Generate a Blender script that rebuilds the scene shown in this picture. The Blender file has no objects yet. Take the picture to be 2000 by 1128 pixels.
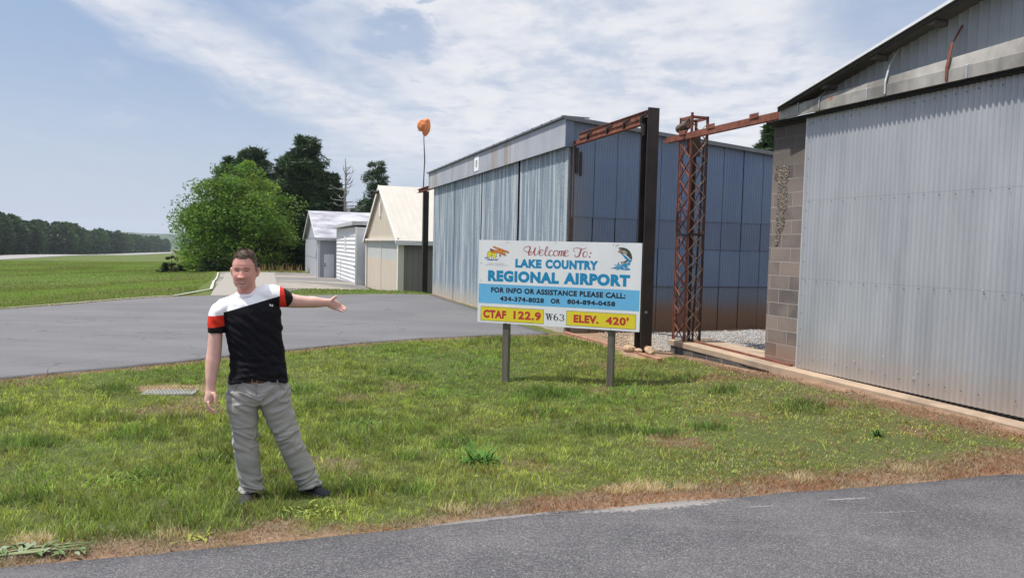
import bpy, bmesh, math, random
import numpy as np
from mathutils import Vector, Matrix

S = bpy.context.scene
COL = S.collection
R = math.radians
random.seed(11)
RG = np.random.default_rng(11)

# ---------------------------------------------------------------- camera
CAM_H = 1.75
cd = bpy.data.cameras.new("camera")
cd.sensor_width = 36.0
cd.lens = 1450.0 / 2000.0 * 36.0
cd.clip_start = 0.05
cd.clip_end = 9000.0
cam = bpy.data.objects.new("camera", cd)
COL.objects.link(cam)
cam.matrix_world = (Matrix.Translation((0, 0, CAM_H)) @ Matrix.Rotation(R(90 - 3.24), 4, 'X')
                    @ Matrix.Rotation(0.024, 4, 'Z'))
S.camera = cam

# ---------------------------------------------------------------- sky, sun, exposure
SUN = Vector((-0.40, -0.075, 0.91)).normalized()      # towards the sun
SUN_EL = math.asin(SUN.z)
SUN_ROT = math.atan2(SUN.x, SUN.y)
SUN_POWER = 5.0
SKY_POWER = 0.10
EXPOSURE = 0.13
S.view_settings.view_transform = 'Standard'
S.view_settings.look = 'None'
S.view_settings.exposure = EXPOSURE
S.view_settings.gamma = 1.0
S.view_settings.use_curve_mapping = False

sl = bpy.data.lights.new("sun", 'SUN')
sl.energy = SUN_POWER
sl.angle = R(0.6)
sl.color = (1.0, 0.955, 0.89)
so = bpy.data.objects.new("sun", sl)
COL.objects.link(so)
so.rotation_euler = SUN.to_track_quat('Z', 'Y').to_euler()
so.location = (-20, 0, 60)


class NB:
    """small node builder; every method returns an output socket"""
    def __init__(self, nt):
        self.nt = nt
        self.n = nt.nodes
        self.l = nt.links
        self._pos = None

    def new(self, t, **kw):
        nd = self.n.new(t)
        for k, v in kw.items():
            setattr(nd, k, v)
        return nd

    def put(self, sock, v):
        if isinstance(v, bpy.types.NodeSocket):
            self.l.new(v, sock)
        elif v is not None:
            if hasattr(sock.default_value, '__len__') and not hasattr(v, '__len__'):
                v = (v,) * len(sock.default_value)
            if hasattr(v, '__len__') and len(sock.default_value) == 4 and len(v) == 3:
                v = tuple(v) + (1.0,)
            sock.default_value = v

    def obj(self):
        return self.new('ShaderNodeTexCoord').outputs['Object']

    def pos(self):
        return self.new('ShaderNodeNewGeometry').outputs['Position']

    def mapping(self, vec, scale=(1, 1, 1), rot=(0, 0, 0), loc=(0, 0, 0)):
        m = self.new('ShaderNodeMapping')
        self.put(m.inputs['Vector'], vec)
        m.inputs['Scale'].default_value = scale
        m.inputs['Rotation'].default_value = rot
        m.inputs['Location'].default_value = loc
        return m.outputs['Vector']

    def noise(self, vec, scale=5, detail=4, rough=.55, dist=0., col=False):
        t = self.new('ShaderNodeTexNoise')
        self.put(t.inputs['Vector'], vec)
        t.inputs['Scale'].default_value = scale
        t.inputs['Detail'].default_value = detail
        t.inputs['Roughness'].default_value = rough
        t.inputs['Distortion'].default_value = dist
        return t.outputs['Color' if col else 'Fac']

    def voro(self, vec, scale=5, feature='F1', out='Distance', rand=1.):
        t = self.new('ShaderNodeTexVoronoi', feature=feature)
        self.put(t.inputs['Vector'], vec)
        t.inputs['Scale'].default_value = scale
        t.inputs['Randomness'].default_value = rand
        return t.outputs[out]

    def ramp(self, fac, stops, interp='LINEAR'):
        r = self.new('ShaderNodeValToRGB')
        r.color_ramp.interpolation = interp
        e = r.color_ramp.elements
        while len(e) < len(stops):
            e.new(0.5)
        for el, (p, c) in zip(e, stops):
            el.position = p
            if not hasattr(c, '__len__'):
                c = (c, c, c)
            el.color = tuple(c) + (1.0,) if len(c) == 3 else c
        self.put(r.inputs['Fac'], fac)
        return r.outputs['Color']

    def mix(self, fac, a, b, mode='MIX'):
        m = self.new('ShaderNodeMix', data_type='RGBA', blend_type=mode)
        m.clamp_factor = True
        self.put(m.inputs[0], fac)
        self.put(m.inputs[6], a)
        self.put(m.inputs[7], b)
        return m.outputs[2]

    def math(self, op, a, b=None, c=None, clamp=False):
        m = self.new('ShaderNodeMath', operation=op)
        m.use_clamp = clamp
        self.put(m.inputs[0], a)
        if b is not None:
            self.put(m.inputs[1], b)
        if c is not None:
            self.put(m.inputs[2], c)
        return m.outputs[0]

    def vmath(self, op, a, b=None):
        m = self.new('ShaderNodeVectorMath', operation=op)
        self.put(m.inputs[0], a)
        if b is not None:
            self.put(m.inputs[1], b)
        return m.outputs['Value' if op in ('DOT_PRODUCT', 'LENGTH', 'DISTANCE') else 'Vector']

    def sep(self, v):
        s = self.new('ShaderNodeSeparateXYZ')
        self.put(s.inputs[0], v)
        return s.outputs

    def comb(self, x, y, z):
        s = self.new('ShaderNodeCombineXYZ')
        for i, v in enumerate((x, y, z)):
            self.put(s.inputs[i], v)
        return s.outputs[0]

    def attr(self, name, out='Fac'):
        a = self.new('ShaderNodeAttribute', attribute_name=name)
        return a.outputs[out]

    def bump(self, h, strength=.3, dist=.01):
        b = self.new('ShaderNodeBump')
        b.inputs['Strength'].default_value = strength
        b.inputs['Distance'].default_value = dist
        self.put(b.inputs['Height'], h)
        return b.outputs['Normal']

    def smooth(self, v, a, b):
        m = self.new('ShaderNodeMapRange', interpolation_type='SMOOTHSTEP')
        self.put(m.inputs['Value'], v)
        m.inputs['From Min'].default_value = a
        m.inputs['From Max'].default_value = b
        return m.outputs['Result']


# ---- world: daylight sky with thin high cloud
W = bpy.data.worlds.new("World")
S.world = W
W.use_nodes = True
W.node_tree.nodes.clear()
b = NB(W.node_tree)
sky = b.new('ShaderNodeTexSky', sky_type='NISHITA')
sky.sun_disc = False
sky.sun_elevation = SUN_EL
sky.sun_rotation = SUN_ROT
sky.air_density = 1.0
sky.dust_density = 1.6
sky.ozone_density = 1.3
dirv = b.new('ShaderNodeTexCoord').outputs['Generated']
sx, sy, sz = b.sep(dirv)
zz = b.math('MAXIMUM', b.math('ADD', sz, 0.10), 0.02)
px = b.math('DIVIDE', sx, zz)
py = b.math('DIVIDE', sy, zz)
pl_ = b.comb(px, py, 0.0)
# direction azimuth (x/y) is used to say where on the sky the cloud banks lie
az = b.math('DIVIDE', sx, b.math('MAXIMUM', sy, .08))
el = sz
big = b.noise(b.mapping(pl_, scale=(.55, .28, 1), rot=(0, 0, R(-24))), 1.0, 5, .55, .4)
fine = b.noise(b.mapping(pl_, scale=(1.5, .8, 1), rot=(0, 0, R(-30)), loc=(3.1, 1.7, 0)), 1.9, 8, .62, .5)
puff = b.noise(b.mapping(pl_, scale=(1, 1, 1), loc=(7.1, 4.4, 0)), 5.0, 8, .6, .2)
# band: from upper left sloping down to the middle
band = b.math('ADD', el, b.math('MULTIPLY', az, .31))
band = b.math('SUBTRACT', band, .105)
band = b.math('ADD', band, b.math('MULTIPLY', b.math('SUBTRACT', fine, .5), .10))
band = b.math('ABSOLUTE', band)
bandm = b.math('SUBTRACT', 1.0, b.smooth(band, 0.0, .062))
bandm = b.math('MULTIPLY', bandm, b.math('SUBTRACT', 1.0, b.smooth(az, -.25, .1)))


def blob(a0, e0, ra, re):
    """a soft patch of the sky round one direction"""
    u = b.math('DIVIDE', b.math('SUBTRACT', b.math('ADD', az, b.math('MULTIPLY', b.math('SUBTRACT', fine, .5), .22)), a0), ra)
    v = b.math('DIVIDE', b.math('SUBTRACT', b.math('ADD', el, b.math('MULTIPLY', b.math('SUBTRACT', puff, .5), .16)), e0), re)
    d = b.math('ADD', b.math('MULTIPLY', u, u), b.math('MULTIPLY', v, v))
    return b.math('SUBTRACT', 1.0, b.smooth(d, .15, 1.6))


# bank: the broad sheet over the middle and the right, with some blue gaps
bank = b.math('ADD', b.math('MULTIPLY', az, .80), b.math('MULTIPLY', el, .35))
bank = b.math('ADD', bank, b.math('MULTIPLY', b.math('SUBTRACT', big, .5), .55))
bankm = b.smooth(bank, -.24, .02)
edge = b.math('ADD', b.math('MULTIPLY', fine, .55), b.math('MULTIPLY', puff, .45))
holes = b.smooth(edge, .34, .56)
bankm = b.math('MULTIPLY', bankm, b.math('ADD', .50, b.math('MULTIPLY', holes, .50)))
for g_ in ((-.16, .265, .055, .035), (-.32, .315, .05, .03), (.50, .29, .12, .07), (-.10, .335, .05, .02), (.60, .20, .08, .04)):
    bankm = b.math('MULTIPLY', bankm, b.math('SUBTRACT', 1.0, b.math('MULTIPLY', blob(*g_), .72)))
wisp = b.math('MULTIPLY', b.smooth(fine, .50, .78), .30)
mask = b.math('MAXIMUM', b.math('MULTIPLY', bandm, b.math('ADD', .50, b.math('MULTIPLY', holes, .45))), bankm)
mask = b.math('MAXIMUM', mask, wisp)
mask = b.math('MULTIPLY', mask, b.smooth(el, .03, .15))
mask = b.math('MULTIPLY', mask, .95, clamp=True)
cshade = b.math('ADD', b.math('MULTIPLY', puff, .55), b.math('MULTIPLY', big, .45))
ccol = b.mix(b.smooth(cshade, .32, .62), (6.5, 6.75, 7.5, 1), (7.9, 7.95, 8.3, 1))
skyc = b.mix(0.50, sky.outputs['Color'], (4.15, 5.3, 7.55, 1))
horizon = b.math('SUBTRACT', 1.0, b.smooth(el, -.02, .26))
skyc = b.mix(b.math('MULTIPLY', horizon, .78), skyc, (5.6, 6.15, 7.2, 1))
wc = b.mix(mask, skyc, ccol)
# sky above the frame brightened towards the zenith, added to lift the ambient light
zenith_lift = b.math('ADD', 1., b.math('MULTIPLY', b.smooth(el, .50, .95), .9))
wc = b.vmath('MULTIPLY', wc, b.comb(zenith_lift, zenith_lift, zenith_lift))
bg = b.new('ShaderNodeBackground')
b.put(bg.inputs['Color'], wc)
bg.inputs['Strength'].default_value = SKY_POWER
b.l.new(bg.outputs[0], b.new('ShaderNodeOutputWorld').inputs['Surface'])


# ---------------------------------------------------------------- material helpers
def material(name, fn, double=False):
    m = bpy.data.materials.new(name)
    m.use_nodes = True
    nt = m.node_tree
    bs = nt.nodes['Principled BSDF']
    nb = NB(nt)
    fn(nb, bs)
    return m


def setb(nb, bs, color=None, rough=None, metal=None, normal=None, spec=None):
    for k, v in (('Base Color', color), ('Roughness', rough), ('Metallic', metal),
                 ('Normal', normal), ('Specular IOR Level', spec)):
        if v is not None:
            nb.put(bs.inputs[k], v)


def simple(name, color, rough=.7, metal=0., var=.15, scale=8., bump=0.):
    """a plain paint or stone with a little uneven wear"""
    def fn(nb, bs):
        o = nb.obj()
        n = nb.noise(o, scale, 5, .6)
        lo = tuple(c * (1 - var) for c in color)
        hi = tuple(min(1, c * (1 + var)) for c in color)
        c = nb.ramp(n, [(.25, lo), (.75, hi)])
        setb(nb, bs, c, rough, metal)
        if bump:
            setb(nb, bs, normal=nb.bump(nb.noise(o, scale * 6, 6, .65), bump, .01))
    return material(name, fn)


# ---------------------------------------------------------------- object helpers
def tag(o, label=None, cat=None, group=None, kind=None):
    if label: o['label'] = label
    if cat: o['category'] = cat
    if group: o['group'] = group
    if kind: o['kind'] = kind
    return o


def empty(name, loc=(0, 0, 0), rotz=0., label=None, cat=None, group=None):
    o = bpy.data.objects.new(name, None)
    o.empty_display_size = .2
    COL.objects.link(o)
    o.location = loc
    o.rotation_euler = (0, 0, rotz)
    return tag(o, label, cat, group)


def link_mesh(name, me, mats, parent=None):
    o = bpy.data.objects.new(name, me)
    COL.objects.link(o)
    for m in (mats if isinstance(mats, (list, tuple)) else [mats]):
        me.materials.append(m)
    if parent is not None:
        o.parent = parent
    return o


class MB:
    """collects shapes and links them as ONE mesh object"""
    def __init__(self):
        self.v = []
        self.f = []
        self.m = []

    def add(self, vs, fs, mi=0):
        k = len(self.v)
        self.v += [tuple(p) for p in vs]
        for f in fs:
            self.f.append(tuple(i + k for i in f))
            self.m.append(mi)
        return self

    def box(self, a, c, mi=0):
        x0, y0, z0 = a
        x1, y1, z1 = c
        vs = [(x0, y0, z0), (x1, y0, z0), (x1, y1, z0), (x0, y1, z0),
              (x0, y0, z1), (x1, y0, z1), (x1, y1, z1), (x0, y1, z1)]
        fs = [(0, 3, 2, 1), (4, 5, 6, 7), (0, 1, 5, 4), (1, 2, 6, 5), (2, 3, 7, 6), (3, 0, 4, 7)]
        return self.add(vs, fs, mi)

    def prism(self, poly, y0, y1, mi=0):
        """poly in (x,z), extruded along y"""
        n = len(poly)
        vs = [(x, y0, z) for x, z in poly] + [(x, y1, z) for x, z in poly]
        fs = [tuple(range(n)), tuple(range(2 * n - 1, n - 1, -1))]
        fs += [(i, i + n, (i + 1) % n + n, (i + 1) % n) for i in range(n)]
        return self.add(vs, fs, mi)

    def prism_x(self, poly, x0, x1, mi=0):
        """poly in (y,z), extruded along x"""
        n = len(poly)
        vs = [(x0, y, z) for y, z in poly] + [(x1, y, z) for y, z in poly]
        fs = [tuple(range(n - 1, -1, -1)), tuple(range(n, 2 * n))]
        fs += [(i, (i + 1) % n, (i + 1) % n + n, i + n) for i in range(n)]
        return self.add(vs, fs, mi)

    def pillar(self, poly, z0, z1, mi=0):
        """poly in (x,y), counter-clockwise, extruded up"""
        n = len(poly)
        vs = [(x, y, z0) for x, y in poly] + [(x, y, z1) for x, y in poly]
        fs = [tuple(range(n - 1, -1, -1)), tuple(range(n, 2 * n))]
        fs += [(i, (i + 1) % n, (i + 1) % n + n, i + n) for i in range(n)]
        return self.add(vs, fs, mi)

    def bar(self, p, q, w, h=None, up=(0, 0, 1), mi=0):
        """rectangular bar from p to q"""
        h = h or w
        p, q = Vector(p), Vector(q)
        d = (q - p).normalized()
        u = Vector(up)
        if abs(d.dot(u)) > .95:
            u = Vector((1, 0, 0))
        a = d.cross(u).normalized() * (w / 2)
        c = a.cross(d).normalized() * (h / 2)
        vs = [p - a - c, p + a - c, p + a + c, p - a + c, q - a - c, q + a - c, q + a + c, q - a + c]
        fs = [(0, 3, 2, 1), (4, 5, 6, 7), (0, 1, 5, 4), (1, 2, 6, 5), (2, 3, 7, 6), (3, 0, 4, 7)]
        return self.add(vs, fs, mi)

    def tube(self, pts, radii, n=8, mi=0, cap=True):
        pts = [Vector(p) for p in pts]
        if not hasattr(radii, '__len__'):
            radii = [radii] * len(pts)
        rings = []
        a = None
        for i, p in enumerate(pts):
            d = (pts[min(i + 1, len(pts) - 1)] - pts[max(i - 1, 0)]).normalized()
            if a is None:
                a = d.orthogonal().normalized()
            a = (a - d * a.dot(d))
            a = a.normalized() if a.length > 1e-6 else d.orthogonal().normalized()
            c = d.cross(a)
            rings.append([p + (a * math.cos(t) + c * math.sin(t)) * radii[i]
                          for t in [2 * math.pi * j / n for j in range(n)]])
        vs = [v for r in rings for v in r]
        fs = []
        for i in range(len(pts) - 1):
            for j in range(n):
                k = (j + 1) % n
                fs.append((i * n + j, i * n + k, (i + 1) * n + k, (i + 1) * n + j))
        if cap:
            fs.append(tuple(range(n - 1, -1, -1)))
            fs.append(tuple(range((len(pts) - 1) * n, len(pts) * n)))
        return self.add(vs, fs, mi)

    def build(self, name, mats, parent=None, smooth=False):
        me = bpy.data.meshes.new(name)
        me.from_pydata(self.v, [], self.f)
        me.polygons.foreach_set('material_index', self.m)
        if smooth:
            me.polygons.foreach_set('use_smooth', [True] * len(self.f))
        me.update()
        return link_mesh(name, me, mats, parent)


def np_mesh(name, V, F, mats, parent=None, smooth=False, cols=None, attrs=None):
    """V (n,3) float, F (m,k) int: fast mesh from numpy arrays"""
    me = bpy.data.meshes.new(name)
    V = np.ascontiguousarray(V, np.float32)
    F = np.ascontiguousarray(F, np.int32)
    m, k = F.shape
    me.vertices.add(len(V))
    me.vertices.foreach_set('co', V.ravel())
    me.loops.add(m * k)
    me.loops.foreach_set('vertex_index', F.ravel())
    me.polygons.add(m)
    me.polygons.foreach_set('loop_start', np.arange(0, m * k, k, dtype=np.int32))
    me.polygons.foreach_set('loop_total', np.full(m, k, np.int32))
    if smooth:
        me.polygons.foreach_set('use_smooth', np.ones(m, bool))
    if cols is not None:
        a = me.color_attributes.new('Col', 'FLOAT_COLOR', 'POINT')
        c4 = np.ones((len(V), 4), np.float32)
        c4[:, :3] = cols
        a.data.foreach_set('color', c4.ravel())
    for nm, arr in (attrs or {}).items():
        a = me.attributes.new(nm, 'FLOAT', 'POINT')
        a.data.foreach_set('value', np.ascontiguousarray(arr, np.float32))
    me.update(calc_edges=True)
    me.validate()
    return link_mesh(name, me, mats, parent)


# numpy value noise, used to scatter plants and wear over the ground
_perm = RG.random((256, 256)).astype(np.float32)


def vnoise(x, y, s=1.0, o=0):
    x = np.asarray(x, float) / s + 17.3 * o + 1000
    y = np.asarray(y, float) / s + 9.1 * o + 1000
    xi, yi = np.floor(x).astype(int), np.floor(y).astype(int)
    fx, fy = x - xi, y - yi
    fx, fy = fx * fx * (3 - 2 * fx), fy * fy * (3 - 2 * fy)
    g = lambda i, j: _perm[(xi + i) % 256, (yi + j) % 256]
    return (g(0, 0) * (1 - fx) + g(1, 0) * fx) * (1 - fy) + (g(0, 1) * (1 - fx) + g(1, 1) * fx) * fy


def fbm(x, y, s=1.0, o=0, n=4):
    t, a, r = 0., .5, 0.
    for i in range(n):
        r = r + a * vnoise(x, y, s / 2 ** i, o + i)
        t += a
        a *= .55
    return r / t


def sstep(v, a, c):
    t = np.clip((np.asarray(v, float) - a) / (c - a), 0, 1)
    return t * t * (3 - 2 * t)

# ================================================================ the ground
# measured heights of the place (x right of the camera, y ahead, z up)
_CT = np.array([
    (-2.6, 3.8, 0), (0, 4.7, 0), (4.2, 5.9, 0), (0, 0, 0), (-10, 0, 0), (10, 2, 0), (8.5, 6.6, .02), (-9, 1.4, -.01), (0, -12, 0),
    (-1.6, 5.25, -.09), (-4.3, 9.3, -.2), (-1.9, 8.2, -.2), (-.09, 10.9, -.266), (1.4, 10.3, -.188), (2.4, 8.6, -.08), (.5, 7.2, -.13), (3.4, 7.4, -.02),
    (-6, 6.5, -.13), (-8.5, 5.2, -.12),
    (3.83, 10.54, .03), (5.0, 7.37, .04), (6.2, 5.3, .01), (2.86, 13.2, -.14), (3.55, 11.4, -.05), (2.25, 12.95, .06), (2.0, 12.35, -.04),
    (1.2, 15.8, -.07), (3.1, 16.4, -.08), (5.9, 17.4, -.04), (3.6, 14.8, .02), (4.8, 14.2, .06), (8, 14, .05),
    (-6.5, 9.4, -.09), (-4.8, 11.5, -.11), (-2.9, 14, -.12), (-.6, 15.2, -.12), (-13, 19.2, -.2), (-12.1, 24, -.23), (-10.7, 26.3, -.25), (-7.5, 27, -.22),
    (-3, 28.4, -.17), (-1, 21, -.1), (-6, 20, -.15),
    (-5, 30.9, -.2), (-8, 31.3, -.24), (-5, 32.8, -.62), (-8.4, 33.4, -.5), (-3, 33.6, -.6), (-8.4, 42, -.65), (-11.8, 49.8, -.69), (-13.2, 50.6, -.7), (-17, 61, -.74),
    (-22.6, 57.6, -.74), (-16, 41, -.52), (-13, 33.5, -.36), (-19, 40, -.8), (-25, 56, -1.2),
    (-17, 22, -.5), (-25, 30, -.95), (-60, 80, -2.3), (-135, 195, -5), (-195, 283, -5.9), (-242, 403, -8.2), (-304, 588, -10.4), (-100, 195, -4.5),
    (-400, 1100, -16), (-40, 75, -1.7), (-28, 66, -1.1), (0, 75, -1.0), (30, 60, -.5), (100, 300, -4), (60, 20, 0), (15, 12, .06), (400, 1000, -12),
    (-300, 100, -7), (-60, 20, -2.0), (-20, 0, -.2), (0, -60, 0), (60, -40, 0), (-100, -60, -1.5), (-35, 10, -1.0),
    (2500, 2500, -25), (-2500, 2500, -30), (2500, -400, -10), (-2500, -400, -30), (0, 2600, -25)], float)


def _tps(d2):
    return .5 * d2 * np.log(np.maximum(d2, 1e-12))


def _fit():
    P = _CT[:, :2] / 10
    n = len(P)
    K = _tps(((P[:, None] - P[None]) ** 2).sum(-1)) + np.eye(n) * .01
    Q = np.c_[np.ones(n), P]
    A = np.block([[K, Q], [Q.T, np.zeros((3, 3))]])
    return P, np.linalg.solve(A, np.r_[_CT[:, 2], 0, 0, 0])


_TP, _TW = _fit()


def HT(x, y):
    x = np.asarray(x, float)
    y = np.asarray(y, float)
    q = np.stack([x.ravel(), y.ravel()], -1) / 10
    out = np.empty(len(q))
    for i in range(0, len(q), 20000):
        c = q[i:i + 20000]
        out[i:i + 20000] = _tps(((c[:, None] - _TP[None]) ** 2).sum(-1)) @ _TW[:-3] + _TW[-3] + c @ _TW[-2:]
    return out.reshape(x.shape)


def hz(x, y):
    return float(HT(np.array([x]), np.array([y]))[0])


def pline(pts, x):
    p = np.array(pts, float)
    return np.interp(x, p[:, 0], p[:, 1])


ROAD_EDGE = [(-40, -9.5), (-9, 1.55), (-5.2, 2.85), (-2.63, 3.78), (-1.445, 4.2), (.04, 4.72), (1.9, 5.31), (4.17, 5.90), (9, 7.1), (40, 15)]
TAXI_NEAR = [(-40, -13), (-14, 3.6), (-9, 7.35), (-6.5, 9.42), (-4.79, 11.4), (-3.9, 12.6), (-2.9, 13.75), (-1.7, 14.75), (-.5, 15.35), (.8, 15.62), (1.3, 15.6)]
# far side of the taxiway, from left to right
TAXI_FAR = [(-60, 1), (-30, 9), (-20, 14.8), (-13.3, 19.5), (-12.7, 21.9), (-12.1, 24.1), (-11.6, 25.5), (-10.7, 26.3), (-7.5, 27.0), (-5, 27.6), (-3.02, 28.35)]
E_H = np.array((-.3609, .9326))          # along the block hangar's front, away from the camera
N_H = np.array((-.9326, -.3609))         # out of its front
O_H = np.array((4.113, 10.646))


def seg_dist(x, y, pts):
    d = np.full(np.shape(x), 1e9)
    for (ax, ay), (bx, by) in zip(pts[:-1], pts[1:]):
        ux, uy = bx - ax, by - ay
        t = np.clip(((x - ax) * ux + (y - ay) * uy) / (ux * ux + uy * uy), 0, 1)
        d = np.minimum(d, np.hypot(x - ax - t * ux, y - ay - t * uy))
    return d


def inside(x, y, poly):
    r = np.zeros(np.shape(x), bool)
    n = len(poly)
    for i in range(n):
        (ax, ay), (bx, by) = poly[i], poly[(i + 1) % n]
        c = ((ay > y) != (by > y))
        with np.errstate(divide='ignore', invalid='ignore'):
            xi = (bx - ax) * (y - ay) / ((by - ay) if by != ay else 1e-12) + ax
        r ^= c & (x < xi)
    return r


# bare earth and stones between the two hangars
DIRT_POLY = [(.95, 15.75), (1.25, 14.75), (1.75, 13.35), (1.95, 12.45), (2.35, 12.2), (2.85, 12.75), (3.2, 13.0), (6.5, 12.0), (9, 13), (9, 18.8), (5.96, 17.6), (1.2, 15.95)]
GRAVEL_POLY = [(2.25, 12.75), (2.9, 13.1), (3.6, 12.6), (4.3, 11.9), (9, 12.5), (9, 17.0), (6.0, 16.9), (3.3, 16.0), (2.5, 15.0), (2.2, 13.6)]


def strip_dist(x, y):
    """metres out from the hangar's concrete strip (negative: under it)"""
    return (x - O_H[0]) * N_H[0] + (y - O_H[1]) * N_H[1] - .22


def ground_masks(x, y):
    nz = fbm(x, y, .9, 3)
    nz2 = fbm(x, y, .35, 8)
    dr = y - pline(ROAD_EDGE, x)
    # dry verge by the road: narrow on the left, wide on the right
    wv = np.interp(x, [-9, -3, -1, .5, 2, 5, 9], [.80, .70, .36, .46, .78, .85, .95])
    dry = 1 - sstep(dr + (nz - .5) * .9 + (nz2 - .5) * .3, wv * .35, wv * 1.05)
    ds = strip_dist(x, y)
    along = (x - O_H[0]) * E_H[0] + (y - O_H[1]) * E_H[1]
    dry = np.maximum(dry, (1 - sstep(ds + (nz - .5) * .8, .12, .6)) * (along < 3.3) * .95)
    dt = np.abs(y - pline(TAXI_NEAR, x))
    dry = np.maximum(dry, (1 - sstep(dt + (nz - .5) * .5, .12, .5)) * .75 * (x < 1.2) * (y > 5))
    df = seg_dist(x, y, TAXI_FAR[:-3])
    dry = np.maximum(dry, (1 - sstep(df + (nz - .5) * 1.0, .2, 1.1)) * .8)
    # bare patches in the lawn on the right
    patch = sstep(fbm(x, y, 1.5, 12), .60, .74) * sstep(x, 1.2, 3.0) * .75
    patch = np.maximum(patch, sstep(fbm(x, y, 1.1, 15), .66, .80) * .5)
    dry = np.maximum(dry, patch * (y < 12) * (y > 3))
    dirt = 1 - sstep(dr + (nz - .5) * .5, .02, .2)
    dirt = np.maximum(dirt, (1 - sstep(ds + (nz2 - .5) * .4, .03, .22)) * (along < 3.3))
    dirt = np.maximum(dirt, inside(x + (nz - .5) * .5, y + (nz2 - .5) * .5, DIRT_POLY) * 1.)
    pad = 1 - sstep(np.hypot((x + 4.32 - (y - 9.5) * .3) / .50, (y - 9.47) / .34) + (nz2 - .5) * .5, .85, 1.05)
    dirt = np.maximum(dirt, pad * .8)
    grav = inside(x + (nz - .5) * .7, y + (nz2 - .5) * .7, GRAVEL_POLY) * 1.
    return np.clip(dry, 0, 1), np.clip(dirt, 0, 1), grav


def axis(a, c, step, far_lo, far_hi, g=1.055):
    mid = list(np.arange(a, c + 1e-6, step))
    lo, s = [a], step
    while lo[-1] > far_lo:
        s *= g
        lo.append(lo[-1] - s)
    hi, s = [mid[-1]], step
    while hi[-1] < far_hi:
        s *= g
        hi.append(hi[-1] + s)
    return np.array(lo[:0:-1] + mid + hi[1:])


def sheet(name, X, Y, Z, mats, **kw):
    ny, nx = X.shape
    idx = np.arange(nx * ny).reshape(ny, nx)
    F = np.stack([idx[:-1, :-1], idx[:-1, 1:], idx[1:, 1:], idx[1:, :-1]], -1).reshape(-1, 4)
    return np_mesh(name, np.stack([X, Y, Z], -1).reshape(-1, 3), F, mats, smooth=True, **kw)


def m_ground(nb, bs):
    p = nb.pos()
    n1 = nb.noise(p, .35, 5, .6)
    n2 = nb.noise(p, 3.2, 6, .65)
    n3 = nb.noise(p, 38, 5, .7)
    n4 = nb.noise(nb.mapping(p, scale=(1, .35, 1), rot=(0, 0, R(20))), .09, 5, .6)
    g = nb.ramp(n2, [(.28, (.070, .092, .022)), (.5, (.115, .142, .036)), (.72, (.170, .185, .055))])
    g = nb.mix(nb.smooth(n4, .38, .64), g, nb.mix(.55, g, (.095, .150, .030)))
    g = nb.mix(nb.smooth(n1, .52, .72), g, nb.mix(.5, g, (.17, .17, .06)))
    g = nb.mix(nb.smooth(n3, .35, .7), nb.mix(.55, g, (.03, .045, .012)), g)
    thatch = nb.math('SUBTRACT', 1., nb.smooth(nb.vmath('LENGTH', p), 13., 17.))
    g = nb.mix(nb.math('MULTIPLY', thatch, .75), g, nb.ramp(n3, [(.3, (.030, .044, .013)), (.55, (.078, .092, .032)), (.8, (.155, .140, .070))]))
    dryc = nb.ramp(n3, [(.25, (.085, .052, .034)), (.5, (.19, .125, .082)), (.75, (.33, .25, .175))])
    dryc = nb.mix(nb.smooth(n2, .45, .62), dryc, (.17, .085, .045))
    dirtc = nb.ramp(n3, [(.25, (.16, .095, .060)), (.6, (.29, .190, .125)), (.8, (.40, .30, .215))])
    dirtc = nb.mix(nb.smooth(n2, .48, .62), dirtc, (.32, .22, .14))
    c = nb.mix(nb.attr('dry'), g, dryc)
    c = nb.mix(nb.attr('dirt'), c, dirtc)
    setb(nb, bs, c, .95, normal=nb.bump(nb.math('ADD', n3, nb.math('MULTIPLY', n2, .6)), .6, .03), spec=.15)


MAT_GROUND = material('earth and turf', m_ground)
_xs = axis(-9, 7.2, .15, -2600, 2600)
_ys = axis(3, 18, .15, -400, 2700)
_X, _Y = np.meshgrid(_xs, _ys)
_Z = HT(_X, _Y)
_near = (_X > -12) & (_X < 9) & (_Y > 2) & (_Y < 20)
_Z = _Z + _near * (fbm(_X, _Y, .8, 5) - .5) * .03
_dry, _dirt, _grav = ground_masks(_X, _Y)
ground = sheet('ground', _X, _Y, _Z, MAT_GROUND, attrs={'dry': _dry.ravel(), 'dirt': np.maximum(_dirt, _grav).ravel()})
tag(ground, 'lawn, red earth and far fields around the hangars', 'ground', kind='structure')


def loft(name, A, B, nu, nv, mats, off, skirt=.05, rag=0.):
    """paved sheet between two edge lines, following the ground"""
    A, B = np.array(A, float), np.array(B, float)

    def res(P):
        d = np.r_[0, np.cumsum(np.hypot(*np.diff(P, axis=0).T))]
        t = np.linspace(0, d[-1], nu)
        return np.stack([np.interp(t, d, P[:, 0]), np.interp(t, d, P[:, 1])], -1)
    a, c = res(A), res(B)
    if rag:
        w = (fbm(a[:, 0] * 1.0, a[:, 1] * 1.0, .45, 21) - .5) * rag
        dn = c - a
        dn /= np.linalg.norm(dn, axis=1)[:, None]
        a = a + dn * w[:, None]
    t = np.linspace(0, 1, nv)
    X = a[None, :, 0] * (1 - t)[:, None] + c[None, :, 0] * t[:, None]
    Y = a[None, :, 1] * (1 - t)[:, None] + c[None, :, 1] * t[:, None]
    Z = HT(X, Y) + off
    # a short turned-down edge all round, so that the paving has a thickness
    X = np.pad(X, 1, mode='edge')
    Y = np.pad(Y, 1, mode='edge')
    Z = np.pad(Z, 1, mode='edge')
    Z[0] -= skirt
    Z[-1] -= skirt
    Z[:, 0] -= skirt
    Z[:, -1] -= skirt
    o = sheet(name, X, Y, Z, mats)
    return o


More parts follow.
